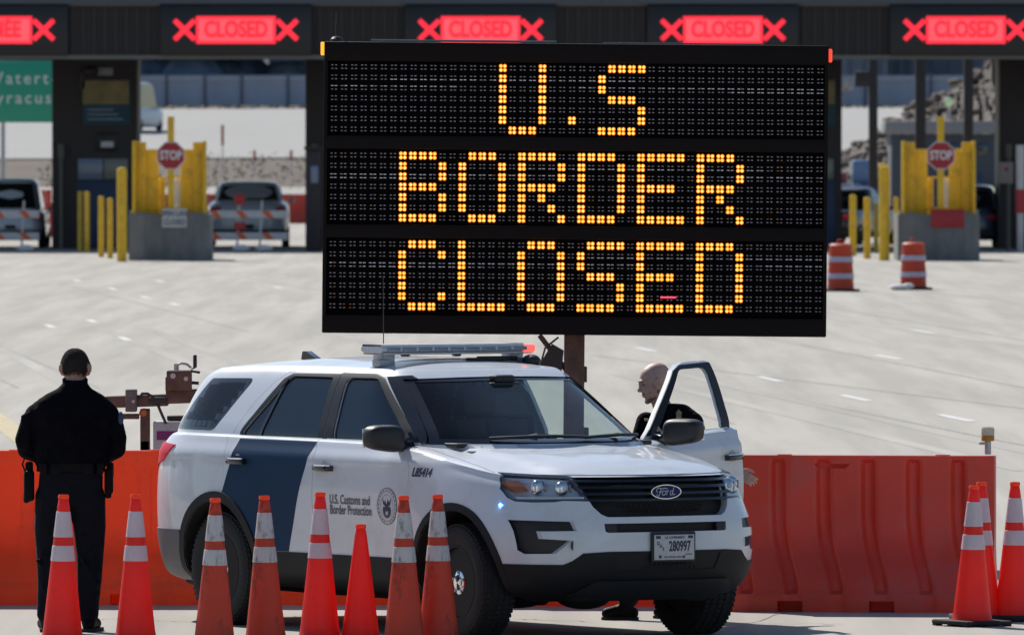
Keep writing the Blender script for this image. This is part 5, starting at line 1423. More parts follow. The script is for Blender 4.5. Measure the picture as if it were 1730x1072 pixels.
# ------------------------------------------------------------------ background vehicles
M['veh_blue'] = mat('pale_blue_paint', (.36, .42, .50), .3, coat=.8); M['veh_dark'] = mat('dark_blue_paint', (.03, .045, .08), .3, coat=.8); M['veh_grey'] = mat('blue_grey_paint', (.10, .14, .21), .3, coat=.8)
M['veh_white'] = mat('white_van_paint', (.55, .60, .68), .35, coat=.6); M['veh_glass'] = mat('vehicle_glass', (.012, .018, .02), .08, coat=1)
def vehicle(name, label, cat, loc, rz, L, W, H, kind, paint, rear=True, belt_=None):
    """closed lofted vehicle seen from behind; x forward, y left, z up"""
    t = thing(name, label, cat, loc, rz)
    belt = {'sedan': .95, 'suv': 1.10, 'van': 1.25, 'pickup': 1.05}[kind] if belt_ is None else belt_
    def ringloft(rows, nm, m, par):      # rows: (z, hw, x0, x1, n)
        V = []; n = 56
        for z, hw, x0, x1, e in rows:
            for i in range(n):
                a = 2 * math.pi * i / n; c, s = math.cos(a), math.sin(a)
                V.append(((x0 + x1) / 2 + (x1 - x0) / 2 * math.copysign(abs(c) ** (2 / e), c), hw * math.copysign(abs(s) ** (2 / e), s), z))
        Fc = [(j * n + i, j * n + (i + 1) % n, (j + 1) * n + (i + 1) % n, (j + 1) * n + i) for j in range(len(rows) - 1) for i in range(n)]
        Fc += [tuple(range(n)), tuple(range((len(rows) - 1) * n, len(rows) * n))]
        b = MB(); b.add(V, Fc); return b.build(nm, m, par, angle=50)
    x0, x1 = -L / 2, L / 2; h = W / 2
    ringloft([(.22, h * .86, x0 + .12, x1 - .15, 6), (.32, h * .95, x0 + .03, x1 - .04, 6), (.6, h, x0, x1, 6), (belt - .12, h * .99, x0 + .02, x1 - .05, 6), (belt - .03, h * .95, x0 + .07, x1 - .3, 5), (belt, h * .9, x0 + .15, x1 - .5, 5)], 'body', paint, t)
    if kind == 'sedan': ga, gb, ra, rb__ = x0 + .55, x1 - 1.25, x0 + 1.25, x1 - 2.1
    elif kind == 'suv': ga, gb, ra, rb__ = x0 + .12, x1 - 1.2, x0 + .45, x1 - 2.0
    elif kind == 'pickup': ga, gb, ra, rb__ = x0 + 2.0, x1 - 1.4, x0 + 2.2, x1 - 2.1
    else: ga, gb, ra, rb__ = x0 + .08, x1 - .9, x0 + .12, x1 - 1.6
    hr = .86 if kind != 'van' else .93
    ringloft([(belt - .02, h * .87, ga, gb, 5), (belt + (H - belt) * .5, h * (.87 + hr * .86) / 2 * 1.0, (ga + ra) / 2 - .0, (gb + rb__) / 2, 5), (H - .10, h * hr * .86, ra, rb__, 5), (H - .03, h * hr * .78, ra + .1, rb__ - .1, 4), (H, h * hr * .55, ra + .35, rb__ - .4, 4)], 'cabin', paint, t)
    zm0, zm1 = belt + .07, H - .14
    def xr(z): return ga + (ra - ga) * (z - belt) / (H - .1 - belt)
    def hw(z): return h * (.87 + (hr * .86 - .87) * (z - belt) / (H - .1 - belt))
    mb = MB(); mb.add([(xr(zm0) - .012, -hw(zm0) * .86, zm0), (xr(zm0) - .012, hw(zm0) * .86, zm0), (xr(zm1) - .012, hw(zm1) * .84, zm1), (xr(zm1) - .012, -hw(zm1) * .84, zm1), (xr(zm0) + .02, -hw(zm0) * .86, zm0), (xr(zm0) + .02, hw(zm0) * .86, zm0), (xr(zm1) + .02, hw(zm1) * .84, zm1), (xr(zm1) + .02, -hw(zm1) * .84, zm1)], [(0, 1, 2, 3), (4, 7, 6, 5), (0, 4, 5, 1), (3, 2, 6, 7), (0, 3, 7, 4), (1, 5, 6, 2)]); mb.build('rear_window', M['veh_glass'], t)
    for s in (-1, 1):
        mb = MB(); g0, g1 = ga + .5, gb - .35; r0, r1 = ra + .25, rb__ - .15
        mb.prism([(g0, zm0), (g1, zm0), (r1, zm1), (r0, zm1)], 0, .02); mb.v = [(x, s * (hw(z) + (-.012 if y == 0 else .008)), z) for x, y, z in mb.v]; mb.build('side_window', M['veh_glass'], t)
        mb = MB(); mb.bbox((x0 + .05, s * h * .80, belt - .2), (.12, h * .26, .14), .03); mb.build('tail_lamp', M['tail_red'], t)
        mb = MB(); mb.bbox((ga + (gb - ga) * .86, s * (h + .06), belt + .05), (.12, .2, .13), .03); mb.build('mirror', paint, t)
        for xw in (x0 + .85, x1 - .9):
            mb = MB(); Mx = Matrix.Translation((xw, s * (h - .12), .33)); mb.lathe([(.2, -.10), (.30, -.11), (.33, -.07), (.33, .07), (.30, .11), (.2, .10)], 32, 0, Mx, axis='y', closed=True); mb.lathe([(0, s * .08), (.2, s * .06), (.21, 0)], 24, 0, Mx, axis='y'); mb.build('wheel', M['tyre'], t)
    mb = MB(); mb.bbox((x0 + .02, 0, .42), (.10, W * .92, .22), .04); mb.bbox((x0 - .035, 0, .62), (.01, .32, .12), .002); mb.build('rear_bumper', M['black_plastic'], t)
    return t
def road_veh(px, ybot, **k):
    g = gp(px, ybot); return g
g = gp(418, 417); vehicle('parked_sedan', 'blue grey sedan parked behind the striped barricade left of the message board', 'car', (cx(417, 338.5), 341, 0), R(90 + 1), 4.9, 2.45, 1.95, 'sedan', mat('silver_blue_paint', (.70, .76, .85), .3, coat=.8), belt_=1.33)
vehicle('parked_suv', 'dark SUV cut by the left edge of the photo behind a barricade', 'car', (cx(12, 334), 338.5, 0), R(90), 4.7, 2.05, 2.05, 'suv', bpy.data.materials['silver_blue_paint'])
vehicle('parked_car', 'dark blue car half hidden between the right guard and the right booth', 'car', (cx(1648, 336), 339, 0), R(84), 4.7, 1.9, 1.85, 'suv', M['veh_grey'])
vehicle('parked_pickup', 'blue vehicle behind the yellow bollards right of the message board', 'pickup truck', (cx(1440, 345), 348, 0), R(70), 5.2, 1.95, 1.75, 'pickup', M['veh_dark'])
Yv = 640; vehicle('white_van', 'pale van driving on the far road beside the left booth', 'van', (cx(229, Yv), Yv, zter(Yv) + .06), R(72), 5.0, 1.9, 2.75, 'van', M['veh_white'])

# ------------------------------------------------------------------ behind the lanes
# orange barriers far back
M['far_orange'] = mat('far_orange_plastic', (.60, .07, .04), .5, noise=.1, nscale=1, trans=.15)
for i, (a, b, lb_) in enumerate(((-40, 92, 'far red barrier between the left SUV and the left booth'), (330, 410, 'far red barrier behind the left part of the parked sedan'), (414, 540, 'far red barrier behind the parked sedan, nearer the message board'), (232, 326, 'far red barrier behind the left stop sign guard'))):
    D = 436 if i else 375; k_ = D / F; w = (b - a) * k_; t = thing('far_barrier', lb_, 'barrier', (cx((a + b) / 2, D), D, 0), 0, 'far red barriers behind the lanes')
    mb = MB(); mb.prism([(-.3, 0), (-.3, .18), (-.12, .45), (-.08, 1.12), (.08, 1.12), (.12, .45), (.3, .18), (.3, 0)], -w / 2, w / 2, 'xz'); mb.v = [(y, x, z) for x, y, z in mb.v]; mb.build('shell', M['far_orange'], t)
    mb = MB(); mb.cyl((-w * .3, 0, 1.1), (-w * .3, 0, 1.15), .08, n=12); mb.build('cap', M['far_orange'], t)
rnd = random.Random(5)
for i, (px, py, c) in enumerate(((60, 300, 'o'), (72, 312, 'o'), (82, 296, 'o'), (376, 245, 'p'), (430, 282, 'o'), (492, 283, 'o'))):
    D = 440 if py > 290 else 575; t = thing('road_marker', ['small red marker nearest the left SUV', 'small red marker second from the left SUV', 'small red marker beside the left booth', 'thin red and white delineator on the slope beyond the sedan', 'small red marker on the slope above the sedan', 'small red marker on the slope nearest the message board'][i], 'marker', (cx(px, D), D, zter(D)), 0, 'small red markers beyond the lanes')
    H = 1.3 if c == 'o' else 2.6
    mb = MB(); mb.cyl((0, 0, 0), (0, 0, H * .6), .03, n=8); mb.build('stake', M['white'], t); mb = MB(); mb.bbox((0, 0, H * .78), (.22 if py > 290 else .14, .1, H * .4), .03); mb.build('panel', M['far_orange'], t)
# fence with slats and posts on the rise, pale building band
M['fence'] = mat('blue_grey_fence', (.38, .42, .52), .7, noise=.15, nscale=.6, stretch=(1, 1, .2)); M['fence_post'] = mat('fence_post', (.13, .15, .2), .7)
FD = 712.0; fz = zter(FD)
def fzz(py): return at(865, py, FD).z
fn = thing('boundary_fence', 'long blue grey fence on the rise beyond the far road', 'fence', (0, FD, 0))
mb = MB(); mb.box((0, 0, (fz + fzz(134)) / 2), (70, .12, fzz(134) - fz + .5)); mb.build('panel', M['fence'], fn)
mb = MB(); mb.box((0, -.08, fzz(134)), (70, .1, .12)); mb.build('top_rail', M['steel'], fn)
for x in [-24.3, -21.6, -19.2, -16.9, -14.0, -12.1, 15.5, 19.4, 22.1, 26.2, 30]:
    mb = MB(); mb.box((x, -.12, (fz + fzz(131)) / 2), (.16, .14, fzz(131) - fz + .6)); mb.build('post', M['fence_post'], fn)
# far wood: one mass of evergreens
M['far_tree'] = mat('far_evergreen', (.085, .115, .155), .95, noise=.4, nscale=.8)
mb = MB(); rnd = random.Random(9); 
for i in range(900):
    x = rnd.uniform(-48, 48); Y = rnd.uniform(790, 860); z = zter(Y); h = rnd.uniform(7, 12); r = h * .24
    for k in range(5):
        zz_ = z + h * (.12 + .17 * k); rr = r * (1 - k * .18) * rnd.uniform(.8, 1.15)
        mb.cyl((x, Y, zz_), (x + rnd.uniform(-.2, .2), Y, zz_ + h * .26), rr, .05, n=6, caps=False)
wd = mb.build('distant_wood', M['far_tree'], angle=10, fix=False); tag(wd, 'dark blue distant wood beyond the fence under the canopy', 'wood', kind='stuff')
# steel posts right of the board
for px, py, D, lb_, w in ((1475, 272, 385, 'dark steel post with a box on it right of the message board', 15), (1555, 206, 392, 'dark steel post, middle one of three behind the right guard', 18), (1636, 206, 392, 'dark steel post, right one of three behind the right guard', 16)):
    k_ = D / F; t = thing('steel_post', lb_, 'post', (cx(px, D), D, 0), 0, 'dark steel posts behind the right lane')
    mb = MB(); mb.bbox((0, 0, 3.6), (w * k_, .3, 7.2), .02); mb.build('shaft', M['fascia_brown'], t); mb = MB(); mb.bbox((0, 0, .05), (w * k_ * 1.8, .6, .1), .01); mb.build('foot_plate', M['fascia_brown'], t)
    if px == 1475: mb = MB(); mb.bbox((-.36, 0, at(px, 134, D).z), (26 * k_, .35, 26 * k_), .03); mb.build('control_box', M['fascia_brown'], t)
# low pale-roofed building behind the right guard
D = 410; k_ = D / F; t = thing('low_building', 'low grey building with a pale flat roof behind the right stop sign', 'building', (cx(1596, D), D, 0))
M['wall_grey'] = mat('grey_blue_wall', (.07, .085, .105), .8, noise=.12, nscale=1); M['roof_pale'] = mat('pale_roof_edge', (.24, .24, .25), .7)
w = 180 * k_; zr = at(865, 208, D).z; mb = MB(); mb.bbox((0, 2, (zr - .4) / 2), (w, 4, zr - .4), .02); mb.build('wall', M['wall_grey'], t)
mb = MB(); mb.bbox((0, 2, zr - .15), (w + .5, 4.8, .45), .04); mb.build('roof', M['roof_pale'], t)
for a, b in ((-1.05, .5), (.3, .8), (1.35, .4)):
    mb = MB(); mb.bbox((a, -.02, zr - .95), (b, .08, .45), .01); mb.build('window', M['veh_glass'], t)
mb = MB(); mb.bbox((.9, -.02, 1.0), (.9, .08, 2.0), .01); mb.build('door', M['booth_blue'], t)
M['window_far'] = mat('far_window', (.10, .13, .18), .5)
# blue grey background buildings at the right
D = 735; 
for i, (a, b, top_, m, lb_) in enumerate(((1398, 1500, 96, (.19, .22, .28), 'pale blue grey building far behind the post with a box'), (1500, 1570, 100, (.07, .12, .15), 'dark teal building far behind the middle steel post'), (1572, 1690, 92, (.13, .16, .22), 'blue grey building far behind the right steel post'))):
    k_ = D / F; t = thing('distant_building', lb_, 'building', (cx((a + b) / 2, D), D + i * 4, zter(D) - .3), 0); w = (b - a) * k_; H = at(865, 60, D).z - zter(D)
    mb = MB(); mb.box((0, 3, H / 2), (w, 6, H)); mb.build('wall', mat('distant_wall', m, .8, noise=.15, nscale=.5), t)
    mb = MB(); mb.box((0, 3, H + .15), (w + .4, 6.4, .3)); mb.build('roof', M['roof_cap'], t)
    for k in range(4):
        mb = MB(); mb.box((-w / 2 + w * (k + .5) / 4, -.02, H * .55), (w / 12, .06, H * .5)); mb.build('window', M['window_far'], t)
# rubble bank
def bank():
    mb = MB(); NX, NY = 60, 26; rnd = random.Random(2)
    for j in range(NY + 1):
        for i in range(NX + 1):
            u = i / NX; v = j / NY; px = 1395 + u * 330; Y = 455 + v * 90
            x = cx(px, Y); prof = math.sin(math.pi * min(1, v * 1.15)) ** .8 if v < .87 else max(0, (1 - v) / .13) * .5
            crest = (288 - u * 185) ; zc_ = max(.2, at(865, max(112, crest), 500).z) * (1 if u < .85 else 1)
            z = prof * zc_ * (.9 + .25 * rnd.random()); mb.v.append((x, Y + rnd.uniform(-.4, .4), max(-.05, z) + zter(Y) * .3))
    for j in range(NY):
        for i in range(NX): a = j * (NX + 1) + i; mb.f.append((a, a + 1, a + NX + 2, a + NX + 1)); mb.m.append(0)
    return mb
M['rubble'] = mat('rubble_earth', (.085, .07, .06), .95, noise=.5, nscale=1.2, bump=.8, bscale=3, dirt=(.30, .28, .25), dirt_amt=.8, dirt_scale=1.4)
b_ = bank().build('rubble_bank', M['rubble'], fix=False, angle=20); tag(b_, 'bank of loose grey rubble behind the right lane', 'rubble', kind='stuff')
rk_ = MB(); rnd = random.Random(21)
me_ = b_.data; 
for i in range(2600):
    v = me_.vertices[rnd.randrange(len(me_.vertices))].co; r = .04 + .26 * rnd.random() ** 3
    rk_.sphere((v.x + rnd.uniform(-.3, .3), v.y + rnd.uniform(-1.5, 1.0), v.z + r * .2), (r * rnd.uniform(.7, 1.4), r, r * rnd.uniform(.5, .9)), 6, 4)
M['stone'] = mat('pale_stone', (.20, .165, .135), .9, noise=.4, nscale=2.5)
tag(rk_.build('rubble_stones', M['stone'], angle=5, fix=False), 'loose pale stones scattered over the rubble bank', 'stones', kind='stuff')
# pale arched pipe by the board, green lamp glow reflector, blue cab of a digger
t = thing('road_worker', None, None); bpy.data.objects.remove(t)
D = 430; k_ = D / F
t = thing('site_vehicle', 'small blue and grey site machine behind the bollards right of the message board', 'machine', (cx(1450, D), D, 0))
mb = MB(); mb.bbox((0, 0, 1.0), (1.9, 2.4, 1.1), .15); mb.build('chassis', M['veh_grey'], t); mb = MB(); mb.bbox((.2, 0, 2.0), (.9, 1.2, .9), .1); mb.build('cab', mat('cab_blue', (.12, .20, .36), .4), t)
mb = MB(); mb.bbox((-.7, -.3, 1.75), (.5, .5, .45), .08); mb.build('engine_cover', mat('cover_red', (.25, .05, .05), .5), t); mb = MB(); mb.bbox((.95, -.3, 1.9), (.4, .6, .8), .08); mb.build('tank', M['yellow'], t)
for sx_ in (-.6, .6):
    mb = MB(); mb.lathe([(.15, -.12), (.38, -.13), (.42, -.08), (.42, .08), (.38, .13), (.15, .12)], 24, 0, Matrix.Translation((sx_, -1.15, .42)), axis='y', closed=True); mb.build('wheel', M['tyre'], t)
D = 470; t = thing('reflector_post', 'small post with a bright green reflector in front of the rubble bank', 'post', (cx(1603, 440), 440, 0))
zz_ = at(865, 172, 440).z; mb = MB(); mb.cyl((0, 0, 0), (0, 0, zz_), .04, n=8); mb.build('stake', M['steel'], t); mb = MB(); mb.sphere((0, -.05, zz_), (.17, .08, .19), 14, 10); mb.build('green_reflector', mat('green_reflector', (.75, .95, .55), .3), t)
t = thing('bush', 'pale bare bush at the top of the rubble bank beside the right booth', 'bush', (cx(1662, 520), 520, 2.0))
mb = MB(); rnd = random.Random(8)
for i in range(900):
    a = Vector((rnd.gauss(0, .42), rnd.gauss(0, .4), 2.6 + rnd.gauss(0, .45))); d = Vector((rnd.gauss(0, 1), rnd.gauss(0, 1), rnd.gauss(.3, 1))).normalized() * rnd.uniform(.1, .25); w_ = d.orthogonal().normalized() * .03
    mb.add([a, a + d, a + d * .8 + w_, a + w_], [(0, 1, 2, 3)])
mb.build('twigs', mat('pale_twigs', (.36, .32, .29), .9), t, fix=False); mb = MB(); mb.tube([(0, 0, -1), (.05, 0, 1.2), (0, 0, 2.6)], [.09, .06, .02], 7); mb.build('stem', M['rust'], t)
t = thing('bare_shrub', 'pale bare shrub arching at the upper right corner of the message board', 'shrub', (cx(1412, 560), 560, zter(560)))
mb = MB(); rnd = random.Random(18)
for i in range(260):
    u = rnd.random(); a = Vector((-.5 + 1.2 * u + rnd.gauss(0, .1), rnd.gauss(0, .3), 3.4 + 1.6 * math.sin(u * 1.8) + rnd.gauss(0, .12))); d = Vector((rnd.gauss(.6, 1), rnd.gauss(0, 1), rnd.gauss(.6, 1))).normalized() * rnd.uniform(.15, .35); w_ = d.orthogonal().normalized() * .04
    mb.add([a, a + d, a + d * .8 + w_, a + w_], [(0, 1, 2, 3)])
mb.build('twigs', bpy.data.materials['pale_twigs'], t, fix=False); mb = MB(); mb.tube([(-.6, 0, -.3), (-.5, 0, 2), (-.3, 0, 3.4), (.2, 0, 4.4)], [.09, .07, .05, .02], 7); mb.build('stem', bpy.data.materials['pale_twigs'], t)
# white terminal post by the right booth, paper notice
t = thing('barrier_arm_post', 'pale tall post with a red band in front of the right booth', 'post', (cx(1724, 322), 322, 0))
mb = MB(); mb.cyl((0, 0, 0), (0, 0, cz(245, 322)), .10, .13, n=14); mb.build('shaft', M['steel'], t); mb = MB(); mb.cyl((0, 0, cz(360, 322)), (0, 0, cz(320, 322)), .14, n=14); mb.build('red_band', M['sign_red'], t)
t = thing('notice_board', 'pale notice on a thin frame left of the right booth wall', 'notice', (cx(1700, 330), 330, 0))
mb = MB(); mb.bbox((0, 0, cz(292, 330)), (.40, .05, .62), .01); mb.build('sheet', mat('pinkish_paper', (.30, .25, .23), .6), t); mb = MB(); mb.cyl((0, .05, 0), (0, .05, cz(280, 330)), .04, n=8); mb.build('stand', M['booth'], t)
mb = MB(); mb.lathe([(0, -.001), (.07, 0), (.07, .004)], 16, 0, Matrix.Translation((0, -.03, cz(286, 330))), axis='y'); mb.build('red_mark', M['sign_red'], t)

# unseen woods added outside the frame to put dark reflections in the car
def reflection_wood(name, label, pts):
    mb = MB(); rn = random.Random(len(label))
    for (x0, y0, x1, y1, n) in pts:
        for i in range(n):
            t = (i + rn.random()) / n; x = x0 + (x1 - x0) * t + rn.uniform(-3, 3); y = y0 + (y1 - y0) * t + rn.uniform(-3, 3); h = rn.uniform(6, 12)
            for k in range(4): mb.cyl((x, y, h * (.08 + .2 * k)), (x, y, h * (.38 + .2 * k)), h * .22 * (1 - k * .2), .06, n=7, caps=False)
    o = mb.build(name, M['far_tree'], angle=10, fix=False); tag(o, label, 'wood', kind='stuff')
reflection_wood('added_wood_left', 'dark evergreen wood along the left side of the plaza', [(-70, 40, -95, 230, 120)])
reflection_wood('added_wood_behind', 'dark evergreen wood behind and right of the viewpoint', [(70, 60, 95, -60, 90), (60, -60, -60, -70, 80)])
# tufts of dry grass and a bare earth strip on the bank beyond the lanes
tf = MB(); rn = random.Random(33)
for i in range(2600):
    Y = rn.uniform(552, 604) if i % 3 else rn.uniform(694, 708); x = rn.uniform(-24, 24); z = zter(Y); h = rn.uniform(.03, .16)
    tf.add([(x - .12, Y, z - .05), (x + .12, Y, z - .05), (x + rn.uniform(-.25, .25), Y + rn.uniform(-.2, .2), z + h)], [(0, 1, 2)])
tag(tf.build('grass_tufts', mat('dry_tufts', (.17, .14, .10), .95, noise=.4, nscale=.6), fix=False), 'dry brown grass tufts on the bank beyond the lanes', 'grass', kind='stuff')
# ------------------------------------------------------------------ people
M['skin'] = mat('skin', (.42, .24, .17), .55, noise=.06, nscale=30, bump=.05, bscale=120)
M['skin_shade'] = M['skin']
M['uniform'] = mat('navy_uniform_cloth', (.0045, .0045, .007), .9, noise=.25, nscale=14, bump=.5, bscale=16, spec=.06)
M['uniform_leg'] = mat('navy_trouser_cloth', (.005, .0055, .010), .9, noise=.25, nscale=10, bump=.5, bscale=12, spec=.2)
M['leather'] = mat('black_leather_gear', (.004, .004, .005), .6, spec=.12, bump=.1, bscale=60)
M['hair'] = mat('short_dark_hair', (.022, .016, .013), .85, bump=.6, bscale=260, noise=.3, nscale=60)
M['stubble'] = mat('shaved_head', (.50, .32, .25), .55, noise=.12, nscale=45, dirt=(.40, .20, .16), dirt_amt=.4, dirt_scale=25, bump=.08, bscale=150)
def limb(mb, pts):
    """pts: (x,y,z,r[,rx]) chain of overlapping round-ended tapered segments"""
    for i in range(len(pts) - 1):
        a, b = pts[i], pts[i + 1]; A, B_ = Vector(a[:3]), Vector(b[:3]); n = max(2, int((B_ - A).length / (min(a[3], b[3]) * .35)))
        for k in range(n + 1):
            t = k / n; c = A.lerp(B_, t); r = a[3] + (b[3] - a[3]) * t; mb.sphere(tuple(c), r, 14, 9)
def slabs(mb, rows, n=28, e=2.4):
    """closed stack of ellipses: (cx,cy,z,rx,ry)"""
    V = []
    for x, y, z, rx, ry in rows:
        for i in range(n):
            a = 2 * math.pi * i / n; c, s = math.cos(a), math.sin(a)
            V.append((x + rx * math.copysign(abs(c) ** (2 / e), c), y + ry * math.copysign(abs(s) ** (2 / e), s), z))
    F_ = [(j * n + i, j * n + (i + 1) % n, (j + 1) * n + (i + 1) % n, (j + 1) * n + i) for j in range(len(rows) - 1) for i in range(n)]
    F_ += [tuple(range(n))[::-1], tuple(range((len(rows) - 1) * n, len(rows) * n))]; mb.add(V, F_)
def hand(mb, wrist, d, side, palm_n, curl=.5, spread=.12, sc=1.0):
    """palm and five separate fingers; d = finger direction, side = towards the thumb, palm_n = palm normal"""
    d = Vector(d).normalized(); s = Vector(side); s = (s - d * s.dot(d)).normalized(); p = d.cross(s); p = p if p.dot(Vector(palm_n)) > 0 else -p
    W = Vector(wrist)
    for k in range(4):      # metacarpals form the palm
        o = s * (.030 - .020 * k) * sc; limb(mb, [(*(W + o * .6), .014 * sc), (*(W + d * .05 * sc + o * .9), .0145 * sc), (*(W + d * .088 * sc + o), .0125 * sc)])
    for k, (L_, r) in enumerate(((.070, .0088), (.079, .0092), (.073, .0088), (.057, .0078))):
        b = W + d * .090 * sc + s * (.030 - .020 * k) * sc; ang = curl * (.7 + .12 * k); q = b; dd = (d + s * spread * (1.5 - k) * .5).normalized()
        pts = [(*q, r * sc)]
        for j, f in enumerate((.46, .30, .24)):
            a = ang * (j + .6) * .75; v = (dd * math.cos(a) + p * math.sin(a)); q = q + v * L_ * f * sc; pts.append((*q, r * (1 - .09 * (j + 1)) * sc))
        limb(mb, pts)
    q = W + d * .022 * sc + s * .028 * sc; t1 = q + (d * .6 + s * .75 + p * .25).normalized() * .04 * sc; t2 = t1 + (d * .85 + s * .35 + p * .35).normalized() * .032 * sc; t3 = t2 + (d * .95 + s * .05 + p * .4).normalized() * .024 * sc
    limb(mb, [(*q, .015 * sc), (*t1, .0115 * sc), (*t2, .0098 * sc), (*t3, .0085 * sc)])
def head(mb, c, face, up=(0, 0, 1), sc=1.0):
    """head with brow, nose, lips, chin, ears; face = facing direction"""
    f = Vector(face).normalized(); u = Vector(up); u = (u - f * u.dot(f)).normalized(); r = f.cross(u); c = Vector(c)
    def P(a, b, e): return c + (f * a + r * b + u * e) * sc
    Rm = Matrix((r, f, u)).transposed()
    def ell(a, b, e, rx, ry, rz):      # local radii: across, along face, up
        m = MB(); m.sphere((0, 0, 0), (rx * sc, ry * sc, rz * sc), 26, 18); p = P(a, b, e)
        mb.add([tuple(p + Rm @ Vector(v)) for v in m.v], m.f)
    ell(-.012, 0, .026, .080, .098, .086); ell(-.02, 0, .052, .070, .082, .064); ell(.012, 0, -.015, .066, .078, .098); ell(.035, 0, -.080, .044, .046, .034); ell(.072, 0, -.098, .022, .018, .017)
    ell(.080, 0, .030, .050, .016, .012)                      # brow
    for s in (-1, 1):
        ell(.066, s * .040, -.025, .022, .022, .020); ell(.004, s * .078, -.005, .013, .020, .034); ell(-.010, s * .090, .006, .008, .017, .027)
        ell(.030, s * .050, -.062, .018, .035, .025)
    ell(.088, 0, .004, .010, .012, .022); ell(.101, 0, -.020, .0125, .015, .014); ell(.093, s * 0, -.026, .018, .012, .009)
    ell(.087, 0, -.052, .024, .010, .006); ell(.085, 0, -.064, .021, .010, .0065)
    return P, Rm
def eyes(P, Rm, parent, sc=1.0):
    for s in (-1, 1):
        m = MB(); p = P(.071, s * .034, .006); m.sphere(tuple(p), .0105 * sc, 14, 10); m.build('eye', mat('eye_white', (.22, .19, .18), .4) if 'eye_white' not in bpy.data.materials else bpy.data.materials['eye_white'], parent)
        m = MB(); p2 = P(.0790, s * .034, .006); m.sphere(tuple(p2), .0045 * sc, 10, 8); m.build('iris', M['hair'], parent)
        m = MB(); limb(m, [(*P(.089, s * .018, .026), .0035), (*P(.088, s * .034, .030), .0035), (*P(.080, s * .048, .026), .003)]); m.build('eyebrow', M['hair'], parent)

# officer on the left, seen from behind (x right, y away from the camera)
OD = 73.3; ok = F / OD
off1 = thing('person', 'officer in a black jacket seen from behind, standing behind a cone on the left', 'person', (at(127, 800, OD).x, OD, 0))
def X(px): return (px - 127) / ok
def Z(py): return CZ - (py - 238) / ok
mb = MB()
P, Rm = head(mb, (X(127), .03, 1.690), (0.03, 1, -.12), sc=1.10)
limb(mb, [(X(127), .00, 1.66, .058), (X(126), -.02, 1.58, .066), (X(124), -.02, 1.48, .09)])
slabs(mb, [(X(121), 0, .92, .15, .10), (X(120), 0, 1.1, .17, .11), (X(120), 0, 1.3, .19, .12), (X(121), 0, 1.45, .19, .10), (X(122), 0, 1.50, .12, .08)])
for s, pts in ((-1, [(X(76), .0, 1.42, .045), (X(46), .03, 1.22, .042), (X(70), .26, 1.12, .035), (X(96), .34, 1.14, .030)]), (1, [(X(172), .0, 1.42, .045), (X(194), .03, 1.23, .042), (X(172), .26, 1.12, .035), (X(146), .34, 1.14, .030)])): limb(mb, pts)
hand(mb, (X(100), .345, 1.14), (1, .12, .05), (0, -.2, 1), (0, 1, 0), curl=.8); hand(mb, (X(142), .365, 1.12), (-1, .12, .05), (0, -.2, 1), (0, 1, 0), curl=.8)
for s, (hx, kx, fx) in ((-1, (X(98), X(88), X(80))), (1, (X(148), X(150), X(150)))): limb(mb, [(hx, 0, .92, .075), (kx, .02, .50, .055), (fx, .0, .10, .042), (fx, .12, .05, .035)])
b1 = obj('body', remesh(mb, .008, 5), M['skin'], off1)
# short cropped hair: a thin skin over the skull with a ragged edge, and bristles
def cropped_hair(body, P, Rm, parent, sc=1.0):
    me = body.data; c = P(0, 0, 0); inv = Rm.inverted(); rn = random.Random(6); mb = MB(); br = MB()
    def inside(v, jit=0.0):
        q = inv @ (v - c) / sc; b, a, e = q.x, q.y, q.z
        if abs(b) > .071 and e < .030: return False
        line = -.032 + .5 * abs(b) * 0 if a < -.035 else (-.032 + (a + .035) * 1.6)
        return e > line + jit and e > -.07 and e < .2
    for p in me.polygons:
        if inside(p.center, rn.uniform(-.004, .010)):
            vs = [me.vertices[i].co + me.vertices[i].normal * .0035 for i in p.vertices]; mb.add(vs, [tuple(range(len(vs)))])
        if inside(p.center, rn.uniform(-.022, .0)):
            for k in range(5):
                w = [rn.random() for _ in p.vertices]; t = sum(w); o = Vector((0, 0, 0))
                for ww, i in zip(w, p.vertices): o += me.vertices[i].co * (ww / t)
                n = (p.normal + Vector((rn.gauss(0, .4), rn.gauss(0, .4), rn.gauss(-.2, .4)))).normalized() * .010; s_ = n.orthogonal().normalized() * .0012
                br.add([o - s_, o + s_, o + n], [(0, 1, 2)])
    h = mb.build('hair', M['hair'], parent, fix=False); br.build('bristles', M['hair'], h, fix=False)
cropped_hair(b1, P, Rm, off1, 1.10)
# jacket
mb = MB()
slabs(mb, [(X(121), .0, 1.02, .205, .150), (X(120), .0, 1.08, .222, .160), (X(120), .01, 1.16, .232, .168), (X(121), .01, 1.26, .238, .165), (X(122), .0, 1.36, .250, .158), (X(123), -.005, 1.43, .262, .142), (X(124), -.01, 1.485, .238, .122), (X(125), -.015, 1.530, .180, .100), (X(126), -.015, 1.565, .112, .085), (X(127), -.012, 1.595, .084, .076), (X(127), -.008, 1.612, .078, .073)])
limb(mb, [(X(80), 0, 1.435, .085), (X(63), .01, 1.385, .086), (X(52), .02, 1.31, .080), (X(44), .03, 1.235, .074), (X(46), .10, 1.175, .070), (X(66), .22, 1.13, .058), (X(84), .30, 1.13, .048)])
limb(mb, [(X(168), 0, 1.44, .085), (X(180), .01, 1.39, .086), (X(189), .02, 1.32, .080), (X(195), .03, 1.245, .074), (X(194), .10, 1.18, .070), (X(176), .22, 1.13, .058), (X(158), .30, 1.13, .048)])
rn = random.Random(4)
